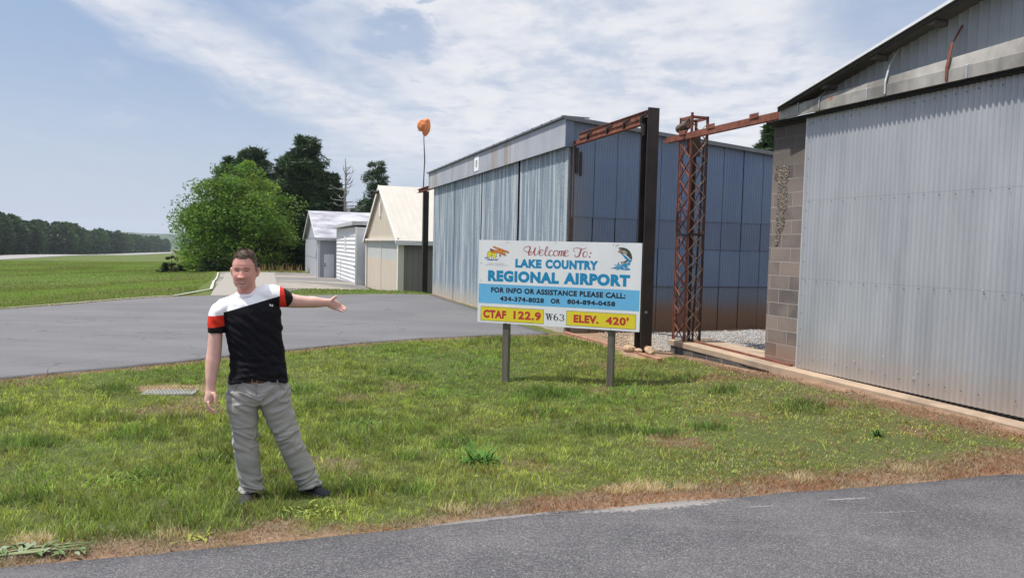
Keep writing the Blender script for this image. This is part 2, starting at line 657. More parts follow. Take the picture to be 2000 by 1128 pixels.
def m_road(nb, bs):
    p = nb.pos()
    sv = nb.sep(nb.voro(p, 150, out='Color'))[0]
    n1 = nb.noise(p, 1.1, 5, .6)
    n2 = nb.noise(p, 75, 4, .75)
    n3 = nb.noise(nb.mapping(p, scale=(.35, 1.6, 1), rot=(0, 0, R(18))), 1.6, 5, .6)
    c = nb.ramp(sv, [(.05, (.038, .037, .039)), (.45, (.082, .079, .083)), (.8, (.130, .125, .130)), (.98, (.23, .225, .225))])
    c = nb.mix(nb.smooth(n1, .35, .68), nb.mix(.34, c, (.052, .051, .055)), nb.mix(.38, c, (.140, .134, .137)))
    c = nb.mix(nb.math('MULTIPLY', nb.smooth(n3, .55, .75), .3), c, (.19, .18, .18))
    c = nb.mix(nb.math('MULTIPLY', nb.smooth(n2, .60, .70), .75), c, (.022, .021, .022))
    # pale worn chippings at the edge and a few scuffs
    n4 = nb.noise(p, 28, 4, .7)
    for (cx, cy, ang, lx, ly, st) in ((1.05, 5.0, .30, .60, .085, .6), (2.42, 5.22, .20, .22, .012, .55), (1.75, 5.02, .22, .13, .010, .35), (2.6, 4.95, .15, .25, .009, .25), (-.1, 4.66, .34, .5, .03, .5)):
        q = nb.mapping(nb.vmath('SUBTRACT', p, (cx, cy, 0.)), rot=(0, 0, 0))
        q = nb.mapping(q, rot=(0, 0, -ang), scale=(1, 1, 0))
        q = nb.vmath('MULTIPLY', q, (1 / lx, 1 / ly, 0.))
        d = nb.math('ADD', nb.vmath('LENGTH', q), nb.math('MULTIPLY', nb.math('SUBTRACT', n4, .5), 2.6))
        c = nb.mix(nb.math('MULTIPLY', nb.math('SUBTRACT', 1., nb.smooth(d, .55, 1.1)), st), c, (.36, .335, .305))
    setb(nb, bs, c, .88, normal=nb.bump(nb.math('ADD', sv, n2), .45, .006), spec=.25)


def m_taxi(nb, bs):
    p = nb.pos()
    n1 = nb.noise(nb.mapping(p, scale=(.18, 1.0, 1), rot=(0, 0, R(24))), 1.1, 6, .6)
    n2 = nb.noise(p, .35, 5, .55)
    n3 = nb.noise(p, 45, 4, .7)
    c = nb.ramp(n3, [(.25, (.085, .083, .086)), (.55, (.135, .132, .136)), (.8, (.20, .196, .196))])
    c = nb.mix(nb.smooth(n1, .40, .66), nb.mix(.22, c, (.085, .083, .087)), nb.mix(.35, c, (.16, .156, .158)))
    c = nb.mix(nb.math('MULTIPLY', nb.smooth(n2, .45, .65), .35), c, (.165, .16, .16))
    seal = nb.math('ABSOLUTE', nb.math('SUBTRACT', nb.noise(nb.mapping(p, scale=(.6, 1, 1)), .55, 3, .5), .5))
    c = nb.mix(nb.math('MULTIPLY', nb.math('SUBTRACT', 1., nb.smooth(seal, .0, .006)), .45), c, (.05, .05, .052))
    setb(nb, bs, c, .9, normal=nb.bump(n3, .3, .006), spec=.25)


def m_apron(nb, bs):
    p = nb.pos()
    n1 = nb.noise(nb.mapping(p, scale=(.5, 1.3, 1), rot=(0, 0, R(20))), .30, 6, .62)
    n2 = nb.noise(p, 2.2, 5, .65)
    n3 = nb.noise(nb.mapping(p, scale=(.2, 1.0, 1)), .6, 5, .6)
    c = nb.ramp(n2, [(.3, (.20, .178, .148)), (.7, (.31, .275, .228))])
    c = nb.mix(nb.smooth(n1, .42, .56), c, (.135, .128, .122))
    c = nb.mix(nb.math('MULTIPLY', nb.smooth(n3, .58, .74), .7), c, (.12, .105, .09))
    setb(nb, bs, c, .92, normal=nb.bump(n2, .2, .01))


MAT_ROAD = material('coarse asphalt', m_road)
MAT_TAXI = material('worn asphalt', m_taxi)
MAT_APRON = material('stained concrete', m_apron)

# the near road the photographer stands on
_ex = np.r_[-40, -20, np.linspace(-9, 9, 40), 20, 40]
_A = np.stack([_ex, pline(ROAD_EDGE, _ex)], -1)
_B = np.stack([_ex + 3, pline(ROAD_EDGE, _ex) - 22], -1)
road = loft('road', _A, _B, 420, 120, MAT_ROAD, .022, rag=.10)
tag(road, 'dark coarse asphalt road in front of the lawn', 'road', kind='structure')

# the taxiway behind the lawn
_far = TAXI_FAR + [(-2.95, 28.0), (1.3, 15.6)]
_tn = [p for p in TAXI_NEAR if p[0] > -40]
_n2 = np.array([(-34, -12.5)] + _tn[:-1])
_f2 = np.array([(-60, 1), (-30, 9), (-20, 14.8), (-13.3, 19.5), (-12.7, 21.9), (-12.1, 24.1), (-11.6, 25.5), (-10.7, 26.3), (-7.5, 27.0), (-5, 27.6), (-3.04, 28.32)])


def respl(P, ts):
    P = np.array(P, float)
    d = np.r_[0, np.cumsum(np.hypot(*np.diff(P, axis=0).T))]
    return np.stack([np.interp(ts * d[-1], d, P[:, 0]), np.interp(ts * d[-1], d, P[:, 1])], -1)


taxi = loft('taxiway', _n2, _f2, 200, 90, MAT_TAXI, .02, rag=.12)
tag(taxi, 'wide pale grey asphalt taxiway behind the lawn', 'taxiway', kind='structure')

# concrete apron running away beside the small hangars
apron = loft('apron', [(-10.75, 26.45), (-12.0, 30.2), (-14.6, 36.5), (-18.5, 46.5), (-22.5, 57.2)],
             [(-8.5, 26.92), (-8.6, 29.5), (-8.1, 31.8), (-5.4, 32.7), (-6.8, 37), (-8.4, 42), (-11, 50), (-13, 54), (-16, 58)], 140, 90, MAT_APRON, .02)
tag(apron, 'stained concrete apron in front of the small hangars', 'apron', kind='structure')
slab = loft('pavement', [(-10.72, 26.36), (-9.0, 26.75), (-8.4, 26.9)], [(-21.9, 56.5), (-19.6, 56.8), (-18.2, 57.0)], 40, 120,
            simple('pale concrete', (.25, .23, .20), .9, 0, .12, 1.2), .026)
tag(slab, 'pale concrete strip along the left side of the apron', 'pavement', kind='structure')


def ribbon(name, pts, w, off, m, n=120, rag=.0):
    P = respl(pts, np.linspace(0, 1, n))
    T = np.gradient(P, axis=0)
    T /= np.linalg.norm(T, axis=1)[:, None]
    Nn = np.stack([-T[:, 1], T[:, 0]], -1)
    ww = w * (1 + rag * (fbm(P[:, 0], P[:, 1], 1.2, 31) - .5))[:, None] if rag else w
    A, B2 = P - Nn * ww / 2, P + Nn * ww / 2
    X = np.stack([A[:, 0], B2[:, 0]])
    Y = np.stack([A[:, 1], B2[:, 1]])
    return sheet(name, X, Y, HT(X, Y) + off, m)


kl = ribbon('edge_line', [(-26, 11.6), (-20, 14.9), (-13.35, 19.55), (-12.75, 21.9), (-12.15, 24.1), (-11.7, 25.6), (-12.1, 29.8), (-14.7, 36.4), (-18.6, 46.4), (-22.6, 57)],
            .12, .055, simple('worn white paint', (.40, .39, .365), .8, 0, .15, 2.0), 600, 1.2)
tag(kl, 'worn white edge line along the taxiway and apron', 'edge line', kind='structure')

# the runway, far off on the left, runs the way the hangar fronts face
_rd = np.array((-.336, .942))
_rp = np.array((-137., 197.))
rw_a = [tuple(_rp + _rd * t) for t in (-260, -100, 0, 200, 500, 900)]
rw_b = [tuple(_rp + _rd * t + np.array((-22, 4))) for t in (-260, -100, 0, 200, 500, 900)]
runway = loft('runway', rw_a, rw_b, 160, 10, simple('sun bleached asphalt', (.25, .24, .23), .9, 0, .06, .05), .12, .3)
tag(runway, 'pale runway crossing the field in the distance', 'runway', kind='structure')

# wooded hills at the horizon
_hx, _hy = np.meshgrid(np.linspace(-2400, 600, 150), np.linspace(1500, 2600, 40))
_ridge = np.sin(np.clip((_hy - 1500) / 1100, 0, 1) * math.pi) ** .7
_hz = -42 + _ridge * (46 + 26 * fbm(_hx, _hy, 700, 41, 5) + 7 * fbm(_hx, _hy, 40, 42, 3))
hills = sheet('hills', _hx, _hy, _hz, simple('far woodland', (.035, .06, .025), .95, 0, .4, .02))
tag(hills, 'low wooded hills on the horizon', 'hills', kind='structure')

# ================================================================ building materials
def stain(nb, o, sx=14, sz=.35, seed=0.):
    """streaks that run down a sheet metal face"""
    return nb.noise(nb.mapping(o, scale=(sx, sx, sz), loc=(seed, seed * 2, 0)), 1.0, 5, .65)


def m_door(nb, bs):
    o = nb.obj()
    x, y, z = nb.sep(o)
    n = nb.noise(nb.mapping(o, scale=(2.2, 2.2, .5)), 1.0, 4, .6)
    c = nb.ramp(n, [(.3, (.34, .352, .375)), (.7, (.45, .456, .478))])
    c = nb.mix(nb.math('MULTIPLY', nb.smooth(stain(nb, o, 9, .25), .55, .8), .35), c, (.40, .41, .42))
    sh = nb.math('MULTIPLY', nb.math('PINGPONG', nb.math('MULTIPLY', x, 1.0), .66), 1.0)
    c = nb.mix(nb.math('MULTIPLY', nb.smooth(nb.noise(nb.mapping(o, scale=(1.5, 1, .001)), 1, 2), .4, .6), .22), c, (.60, .605, .60))
    for zl in (1.40, 2.50):
        lap = nb.math('ABSOLUTE', nb.math('SUBTRACT', z, nb.math('ADD', zl, nb.math('MULTIPLY', nb.math('SUBTRACT', nb.noise(o, 2, 2), .5), .01))))
        c = nb.mix(nb.math('MULTIPLY', nb.math('SUBTRACT', 1., nb.smooth(lap, .002, .008)), .28), c, (.16, .165, .175))
    shl = nb.math('ABSOLUTE', nb.math('SUBTRACT', nb.math('FRACT', nb.math('DIVIDE', x, .68)), .5))
    c = nb.mix(nb.math('MULTIPLY', nb.math('SUBTRACT', 1., nb.smooth(shl, .004, .014)), .25), c, (.20, .205, .22))
    # red earth splashed up from the ground
    spl = nb.math('ADD', z, nb.math('MULTIPLY', nb.noise(o, 3, 5, .6), .45))
    spl = nb.math('SUBTRACT', 1., nb.smooth(spl, .28, 1.0))
    c = nb.mix(nb.math('MULTIPLY', spl, .62), c, (.43, .33, .25))
    setb(nb, bs, c, nb.ramp(n, [(.3, .42), (.7, .55)]), .35, normal=nb.bump(nb.noise(o, 90, 3), .04, .004))


def m_galv_old(nb, bs):
    """weathered galvanised sheet with pale runs"""
    o = nb.obj()
    x, y, z = nb.sep(o)
    s1 = stain(nb, o, 5.5, .22, 2.)
    s2 = stain(nb, o, 10, .35, 5.)
    sp = nb.noise(o, 42, 4, .7)
    c = nb.ramp(s1, [(.28, (.125, .170, .210)), (.5, (.19, .24, .28)), (.74, (.265, .31, .345))])
    c = nb.mix(nb.smooth(nb.math('ADD', nb.math('MULTIPLY', s2, .75), nb.math('MULTIPLY', sp, .35)), .53, .64), c, (.45, .485, .505))
    c = nb.mix(nb.math('MULTIPLY', nb.smooth(sp, .58, .72), .45), c, (.19, .23, .27))
    foot = nb.math('SUBTRACT', 1., nb.smooth(nb.math('ADD', z, nb.math('MULTIPLY', s2, .4)), .12, .75))
    c = nb.mix(nb.math('MULTIPLY', foot, .8), c, (.46, .40, .31))
    setb(nb, bs, c, .62, .12, normal=nb.bump(sp, .08, .005))


def m_fascia(nb, bs):
    o = nb.obj()
    n = nb.noise(nb.mapping(o, scale=(.9, .9, .5)), 1.2, 5, .6)
    c = nb.ramp(n, [(.3, (.31, .325, .36)), (.7, (.44, .445, .475))])
    rust = nb.math('MULTIPLY', nb.smooth(stain(nb, o, 7, .22, 1.3), .46, .64), nb.smooth(nb.noise(nb.mapping(o, scale=(.75, .75, .1)), 1.0, 2), .46, .56))
    c = nb.mix(nb.math('MULTIPLY', rust, .75), c, (.28, .215, .15))
    c = nb.mix(nb.math('MULTIPLY', nb.smooth(stain(nb, o, 26, .3, 7.), .6, .75), .4), c, (.33, .34, .36))
    x, y, z = nb.sep(o)
    seam = nb.math('ABSOLUTE', nb.math('SUBTRACT', nb.math('FRACT', nb.math('MULTIPLY', x, 1.5)), .5))
    c = nb.mix(nb.math('MULTIPLY', nb.math('SUBTRACT', 1., nb.smooth(seam, .0, .022)), .55), c, (.14, .14, .15))
    setb(nb, bs, c, .6, .15)


def m_side(nb, bs):
    """dull blue-grey sheets, muddy near the ground"""
    o = nb.obj()
    x, y, z = nb.sep(o)
    n = nb.noise(nb.mapping(o, scale=(.7, .7, .7)), 1.3, 5, .6)
    c = nb.ramp(n, [(.25, (.125, .180, .280)), (.75, (.170, .230, .335))])
    # the tall upper sheets are bluer, a duller band of newer sheets below them
    row = nb.math('ADD', nb.smooth(z, 1.795, 1.80), nb.math('MULTIPLY', nb.smooth(z, 2.435, 2.44), -1.))
    c = nb.mix(nb.math('MULTIPLY', row, .45), c, (.135, .17, .235))
    c = nb.mix(nb.math('MULTIPLY', nb.smooth(stain(nb, o, 6, .25, 3.), .52, .75), .4), c, (.235, .27, .325))
    mud = nb.math('SUBTRACT', 1., nb.smooth(nb.math('ADD', z, nb.math('MULTIPLY', nb.noise(o, 1.2, 4), .35)), .42, .98))
    c = nb.mix(nb.math('MULTIPLY', nb.math('SUBTRACT', 1., nb.smooth(z, .955, .97)), .55), c, (.15, .18, .20))
    c = nb.mix(nb.math('MULTIPLY', mud, .9), c, (.205, .12, .068))
    top = nb.smooth(nb.math('ADD', z, nb.math('MULTIPLY', n, .4)), 3.9, 4.5)
    c = nb.mix(nb.math('MULTIPLY', top, .6), c, (.16, .185, .22))
    near = nb.math('SUBTRACT', 1., nb.smooth(nb.math('ADD', y, nb.math('MULTIPLY', n, .6)), .25, 1.0))
    near = nb.math('MULTIPLY', near, nb.math('SUBTRACT', 1., nb.smooth(z, 3.4, 3.8)))
    c = nb.mix(nb.math('MULTIPLY', near, .55), c, (.23, .22, .205))
    setb(nb, bs, c, .80, .0, spec=.2)


def m_block(nb, bs):
    o = nb.obj()
    x, y, z = nb.sep(o)
    v = nb.comb(nb.math('ADD', x, y), z, 0.)
    br = nb.new('ShaderNodeTexBrick')
    br.offset = .5
    br.inputs['Scale'].default_value = 1.
    br.inputs['Mortar Size'].default_value = .006
    br.inputs['Mortar Smooth'].default_value = .2
    br.inputs['Bias'].default_value = 0.
    br.inputs['Brick Width'].default_value = .4064
    br.inputs['Row Height'].default_value = .2032
    nb.put(br.inputs['Vector'], v)
    nb.put(br.inputs['Color1'], (.25, .20, .172, 1))
    nb.put(br.inputs['Color2'], (.110, .096, .093, 1))
    nb.put(br.inputs['Mortar'], (.36, .33, .30, 1))
    n = nb.noise(o, 2.4, 6, .62)
    n2 = nb.noise(o, 70, 4, .7)
    c = nb.mix(nb.smooth(n, .40, .66), br.outputs['Color'], nb.mix(.55, br.outputs['Color'], (.26, .215, .185)))
    c = nb.mix(nb.math('MULTIPLY', nb.smooth(n2, .5, .8), .35), c, (.10, .09, .085))
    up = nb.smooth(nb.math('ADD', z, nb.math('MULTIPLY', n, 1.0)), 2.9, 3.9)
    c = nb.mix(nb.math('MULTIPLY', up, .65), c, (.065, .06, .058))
    lo = nb.math('SUBTRACT', 1., nb.smooth(nb.math('ADD', z, nb.math('MULTIPLY', n, .3)), .30, .75))
    c = nb.mix(nb.math('MULTIPLY', lo, .5), c, (.26, .135, .08))
    h = nb.math('ADD', nb.math('MULTIPLY', br.outputs['Fac'], -1.2), nb.math('MULTIPLY', n2, .45))
    setb(nb, bs, c, .95, normal=nb.bump(h, .6, .012), spec=.2)


def m_rust(nb, bs):
    o = nb.obj()
    n = nb.noise(o, 7, 6, .65)
    n2 = nb.noise(o, 45, 4, .7)
    c = nb.ramp(n, [(.25, (.075, .028, .020)), (.5, (.185, .066, .043)), (.78, (.30, .125, .078))])
    c = nb.mix(nb.smooth(n2, .55, .8), c, (.10, .045, .03))
    setb(nb, bs, c, .85, normal=nb.bump(n2, .25, .004), spec=.3)


def m_black_steel(nb, bs):
    o = nb.obj()
    n = nb.noise(o, 3, 6, .65)
    n2 = nb.noise(o, 35, 4, .7)
    c = nb.ramp(n, [(.3, (.016, .011, .010)), (.6, (.034, .023, .020)), (.85, (.066, .040, .030))])
    c = nb.mix(nb.math('MULTIPLY', nb.smooth(n2, .6, .8), .4), c, (.07, .045, .035))
    setb(nb, bs, c, .62, normal=nb.bump(n2, .2, .004))


def m_concrete(nb, bs):
    o = nb.obj()
    x, y, z = nb.sep(o)
    n = nb.noise(o, 2.2, 6, .65)
    n2 = nb.noise(o, 60, 4, .7)
    c = nb.ramp(n, [(.28, (.23, .175, .125)), (.55, (.37, .28, .20)), (.8, (.47, .37, .27))])
    c = nb.mix(nb.math('MULTIPLY', nb.smooth(n, .5, .7), .4), c, (.42, .275, .17))
    c = nb.mix(nb.math('MULTIPLY', nb.smooth(n2, .5, .8), .3), c, (.13, .12, .11))
    setb(nb, bs, c, .93, normal=nb.bump(n2, .35, .006), spec=.2)


def m_ribbed(col, dark, pitch, axis_=0, rough=.6):
    def fn(nb, bs):
        o = nb.obj()
        p = nb.sep(o)[axis_]
        w = nb.math('ABSOLUTE', nb.math('SUBTRACT', nb.math('FRACT', nb.math('DIVIDE', p, pitch)), .5))
        n = nb.noise(nb.mapping(o, scale=(1.2, 1.2, .4)), 1.3, 5, .6)
        c = nb.mix(nb.smooth(n, .3, .75), tuple(k * .9 for k in col), col)
        c = nb.mix(nb.math('MULTIPLY', nb.math('SUBTRACT', 1., nb.smooth(w, .0, .06)), .6), c, dark)
        setb(nb, bs, c, rough, normal=nb.bump(nb.smooth(w, 0., .09), .35, .02))
    return fn


MAT_DOOR = material('corrugated zinc', m_door)
MAT_GALV = material('old galvanised sheet', m_galv_old)
MAT_FASCIA = material('streaked fascia sheet', m_fascia)
MAT_SIDE = material('blue grey sheet', m_side)
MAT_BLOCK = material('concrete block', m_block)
MAT_RUST = material('red rust', m_rust)
MAT_BLACK = material('black steel', m_black_steel)
MAT_CONC = material('earth stained concrete', m_concrete)
MAT_DARK = simple('dark gap', (.012, .012, .014), .9, 0, .2)
MAT_WHITE = simple('white paint', (.78, .78, .77), .6, 0, .06, 3)
MAT_GABLE = simple('grey gable sheet', (.30, .315, .33), .6, .1, .16, 1.6)
MAT_SOFFIT = simple('bare rafters', (.11, .10, .09), .9, 0, .35, 3)
MAT_ROOF = simple('zinc roof', (.55, .56, .57), .5, .3, .12, 1.2)
MAT_SCREW = simple('dark screw head', (.05, .05, .055), .6, .2, .3)


def corrugated(x0, x1, z0, z1, y, pitch=.068, amp=.0115, per=8, nz=2, trap=False):
    """a corrugated sheet in the xz plane: crests run up and down; z0, z1 may be functions of x"""
    n = max(2, int(round((x1 - x0) / pitch * per)))
    xs = np.linspace(x0, x1, n + 1)
    ph = (xs - x0) / pitch
    if trap:
        f = ph % 1.
        w = np.where(f < .16, 1., np.where(f < .24, 1 - (f - .16) / .08, np.where(f > .92, (f - .92) / .08, 0.)))
        yo = -w * amp
    else:
        yo = -np.cos(ph * 2 * math.pi) * amp
    za = np.array([z0(x) if callable(z0) else z0 for x in xs])
    zb = np.array([z1(x) if callable(z1) else z1 for x in xs])
    ts = np.linspace(0, 1, nz)
    V = np.concatenate([np.stack([xs, y + yo, za * (1 - t) + zb * t], -1) for t in ts])
    m = n + 1
    F = []
    for k in range(nz - 1):
        i = np.arange(n) + k * m
        F.append(np.stack([i, i + 1, i + m + 1, i + m], -1))
    return V, np.concatenate(F)


TH_H = math.atan2(-.9326, .3609)


def zcap(x): return 3.845 + .046 * x


TH_B = math.atan2(-1, .335)


# ================================================================ the block hangar on the right
bh = empty('block_hangar', (O_H[0], O_H[1], 0), TH_H,
           'concrete block hangar with a big corrugated silver door, right edge of the lawn', 'hangar')
# local x runs along the front towards the camera, y into the building
wall = MB()
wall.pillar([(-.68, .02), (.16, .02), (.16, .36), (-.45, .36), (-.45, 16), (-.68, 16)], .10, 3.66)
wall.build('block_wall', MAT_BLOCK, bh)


def m_rubble(nb, bs):
    o = nb.obj()
    v = nb.voro(o, 42, out='Color')
    s = nb.sep(v)[0]
    c = nb.ramp(s, [(.1, (.075, .062, .05)), (.5, (.15, .122, .096)), (.9, (.25, .205, .16))])
    d = nb.voro(o, 42)
    setb(nb, bs, c, .95, normal=nb.bump(d, .8, .02))


rb = MB()
_rr = random.Random(31)
# the faces have spalled off in one ragged column, widest at the top
_prof = [(1.86, .05), (1.95, .09), (2.05, .10), (2.14, .16), (2.25, .18), (2.36, .15), (2.45, .22), (2.58, .19), (2.66, .20), (2.78, .17), (2.86, .27), (2.98, .30), (3.06, .26)]
L_, R_ = [], []
for z in np.arange(1.86, 3.06, .022):
    w_ = np.interp(z, [p[0] for p in _prof], [p[1] for p in _prof])
    L_.append((-.545 - (.07 if z > 2.84 else 0.) + _rr.uniform(-.012, .012), z))
    R_.append((-.545 - (.07 if z > 2.84 else 0.) + w_ + _rr.uniform(-.018, .018), z))
rb.prism(L_[::-1] + R_, .0145, .03)
for i in range(520):
    cz = _rr.uniform(1.87, 3.05)
    w_ = np.interp(cz, [p[0] for p in _prof], [p[1] for p in _prof])
    cx, r = -.545 - (.07 if cz > 2.84 else 0.) + _rr.uniform(.01, max(.02, w_ - .01)), _rr.uniform(.006, .013)
    pv = [(cx + _rr.uniform(-.3, .3) * r + dx * r, .0146 + dy * r * _rr.uniform(.2, .5), cz + dz * r + _rr.uniform(-.3, .3) * r) for dx, dy, dz in ((1, 0, 0), (0, 0, 1), (-1, 0, 0), (0, 0, -1), (0, -1, 0))]
    rb.add(pv, [(0, 4, 1), (1, 4, 2), (2, 4, 3), (3, 4, 0)])
rb.build('broken_block_faces', material('broken aggregate', m_rubble), bh)
bp = MB()
bp.box((-.72, -.10, 3.665), (-.30, .5, 3.70))
bp.box((-.62, -.02, 3.62), (.05, .04, 3.664))
bp.build('wall_plate', simple('tarred plank', (.03, .027, .025), .9), bh)

DX1 = 14.2
V, F = corrugated(.07, DX1, .125, 3.70, -.03, nz=8)
# a gentle dent or two in the sheets
V[:, 1] += .010 * (fbm(V[:, 0], V[:, 2], .5, 55) - .5)
scr = MB()
scr.add(V, [tuple(int(q) for q in f) for f in F])
ndoor = len(F)
for zrow, step in ((3.58, 2), (2.47, 3), (1.37, 3), (.27, 3)):
    k = 0
    x = .07 + .068 * 1.5
    while x < 7.5:
        jz = zrow + random.uniform(-.012, .012)
        if random.random() > .12: scr.tube([(x, -.036, jz), (x, -.045, jz)], [.0065, .0055], 6, 1)
        x += .068 * step
for z in np.arange(.2, 3.7, .24):
    scr.tube([(.12, -.036, z), (.12, -.045, z)], [.0065, .0055], 6, 1)
for k in range(15):
    x = 3.4 + k * .068
    scr.box((x, -.043, .83 - k * .004), (x + .024, -.036, .836 - k * .004), 2)
for x, z in ((.55, .34), (.62, .42), (1.1, .37), (2.0, .31), (2.05, .39), (3.6, .4), (3.7, .35), (4.1, .38), (1.55, .5), (2.8, 1.4)):
    scr.box((x, -.043, z), (x + .012, -.036, z + .009), 2)
door = scr.build('sliding_door', [MAT_DOOR, MAT_SCREW, simple('bright bare zinc', (.72, .72, .71), .5, .2)], bh)
door.data.polygons.foreach_set('use_smooth', [i < ndoor for i in range(len(door.data.polygons))])
dj = MB()
dj.box((.055, -.045, .12), (.069, .0, 3.70))
dj.build('door_edge_trim', MAT_ROOF, door)
dk = MB()
dk.box((.07, -.02, .10), (DX1, .10, .124))
dk.box((.162, .02, .125), (14.398, .06, 3.70))
dk.build('door_backing', MAT_DARK, bh)


def m_header(nb, bs):
    o = nb.obj()
    n = nb.noise(nb.mapping(o, scale=(1.8, 1, 1.)), 1.2, 4, .6)
    c = nb.ramp(n, [(.35, (.16, .15, .135)), (.5, (.30, .285, .26)), (.68, (.42, .40, .365))])
    d = nb.vmath('DISTANCE', o, (.62, -.2, 3.83))
    c = nb.mix(nb.math('SUBTRACT', 1., nb.smooth(d, .02, .07)), c, (.35, .10, .04))
    setb(nb, bs, c, .75)


hb = MB()
def hdr(mb, x0, x1, o=0.):
    pr = lambda x: [(-.17 - o, 3.695), (-.17 - o, 3.835), (-.155 - o, 3.842 + o), (.0, zcap(x) + .012 + o), (.015, zcap(x) + .012), (.015, zcap(x) - .03), (-.145, 3.80), (-.145, 3.695)]
    mb.prism_x(pr(x0), x0, x1)
    n_ = len(mb.v) - 8
    for q_, (y_, z_) in enumerate(pr(x1)):
        mb.v[n_ + q_] = (x1, y_, z_)


hdr(hb, -.36, 14.4)
hb.build('header_cover', material('weathered header sheet', m_header), bh)
for x in (-.2, 1.2, 2.55, 4.9):
    hs = MB()
    hdr(hs, x, x + .03, .006)
    hs.build('header_seam', MAT_GABLE, bh)
tr = MB()
tr.box((-.40, -.12, 3.655), (14.4, -.02, 3.693))
tr.build('door_track', MAT_DARK, bh)
straps = [(.02, 3.72, .10, MAT_GABLE, .02), (.42, 3.72, .20, MAT_GABLE, .02), (1.50, 3.72, .36, MAT_ROOF, .024), (2.33, 3.71, .42, MAT_RUST, .034)]
for x, z, h, m, w in straps:
    s_ = MB()
    s_.prism_x([(-.182, z), (-.182, 3.87), (-.182 + .06, z + h), (-.178 + .066, z + h), (-.176, 3.865), (-.176, z)], x - w / 2, x + w / 2)
    s_.prism_x([(-.122, z + h - .01), (.02, z + h + .22), (.02, z + h + .20), (-.113, z + h - .01)], x - w / 3, x + w / 3)
    o = s_.build('strap', m, bh)
    if m is MAT_RUST: o['label'] = 'rusty red strap'
RS = .2566                       # roof slope
ZR = 3.791


def zroof(x): return ZR + RS * (x + .55)


RX = 7.0
V, F = corrugated(-.10, RX, lambda x: min(zcap(x) - .03, zroof(x) - .06), lambda x: zroof(x) - .035, .03, pitch=.125, amp=.014, per=12, trap=True)
np_mesh('gable_panel', V, F, MAT_GABLE, bh, smooth=False)
rf = MB()
zz_ = zroof
xe = -.335
for (xa, xb) in ((xe, RX),):
    rf.add([(xa, -.24, zz_(xa)), (xb, -.24, zz_(xb)), (xb, 17, zz_(xb)), (xa, 17, zz_(xa)),
            (xa, -.24, zz_(xa) + .022), (xb, -.24, zz_(xb) + .022), (xb, 17, zz_(xb) + .022), (xa, 17, zz_(xa) + .022)],
           [(0, 3, 2, 1), (4, 5, 6, 7), (0, 1, 5, 4), (1, 2, 6, 5), (2, 3, 7, 6), (3, 0, 4, 7)])
    xc, xd = 2 * RX - xa, RX
    rf.add([(xd, -.24, zz_(RX)), (xc, -.24, zz_(xa)), (xc, 17, zz_(xa)), (xd, 17, zz_(RX)),
            (xd, -.24, zz_(RX) + .022), (xc, -.24, zz_(xa) + .022), (xc, 17, zz_(xa) + .022), (xd, 17, zz_(RX) + .022)],
           [(0, 3, 2, 1), (4, 5, 6, 7), (0, 1, 5, 4), (1, 2, 6, 5), (2, 3, 7, 6), (3, 0, 4, 7)])
roof = rf.build('roof', MAT_ROOF, bh)
rg = MB()
rg.add([(xe, -.23, zz_(xe) - .055), (RX, -.23, zz_(RX) - .055), (RX, -.23, zz_(RX) - .005), (xe, -.23, zz_(xe) - .005),
        (xe, -.20, zz_(xe) - .055), (RX, -.20, zz_(RX) - .055), (RX, -.20, zz_(RX) - .005), (xe, -.20, zz_(xe) - .005)],
       [(0, 1, 2, 3), (5, 4, 7, 6), (0, 4, 5, 1), (3, 2, 6, 7)])
rg.build('barge_board', simple('dark barge board', (.045, .042, .04), .9, 0, .3), roof)
re_ = MB()
re_.add([(xe - .03, -.27, zz_(xe - .03) + .024), (RX, -.27, zz_(RX) + .024), (RX, -.19, zz_(RX) + .024), (xe - .03, -.19, zz_(xe - .03) + .024),
         (xe - .03, -.27, zz_(xe - .03) - .012), (RX, -.27, zz_(RX) - .012), (RX, -.265, zz_(RX) - .012), (xe - .03, -.265, zz_(xe - .03) - .012)],
        [(0, 1, 2, 3), (4, 5, 1, 0), (6, 7, 3, 2)])
re_.build('roof_edge', simple('bright roof edge', (.72, .73, .74), .5, .1, .08), roof)
sf = MB()
sf.add([(xe, -.20, zz_(xe) - .03), (RX, -.20, zz_(RX) - .03), (RX, .06, zz_(RX) - .03), (xe, .06, zz_(xe) - .03)], [(0, 1, 2, 3)])
sf.build('soffit', MAT_SOFFIT, roof)
for x in (.5, 1.3, 2.1, 2.9, 3.7, 4.5):
    k = MB()
    k.bar((x, -.19, zz_(x) - .06), (x, .02, zz_(x) - .06), .09, .055)
    k.build('lookout_rafter', MAT_SOFFIT, roof)

# low block footing that carries the door and the lattice tower
fw = empty('footing_wall', (O_H[0], O_H[1], 0), TH_H, 'low stained block footing in front of the silver door, lattice tower on its end', 'low wall')
f1 = MB()
f1.add([(-2.90, -.20, -.4), (-.1, -.20, -.4), (-.1, .18, -.4), (-2.90, .18, -.4), (-2.90, -.20, .062), (-.1, -.20, .045), (-.1, .18, .045), (-2.90, .18, .062)],
       [(0, 3, 2, 1), (4, 5, 6, 7), (0, 1, 5, 4), (1, 2, 6, 5), (2, 3, 7, 6), (3, 0, 4, 7)])


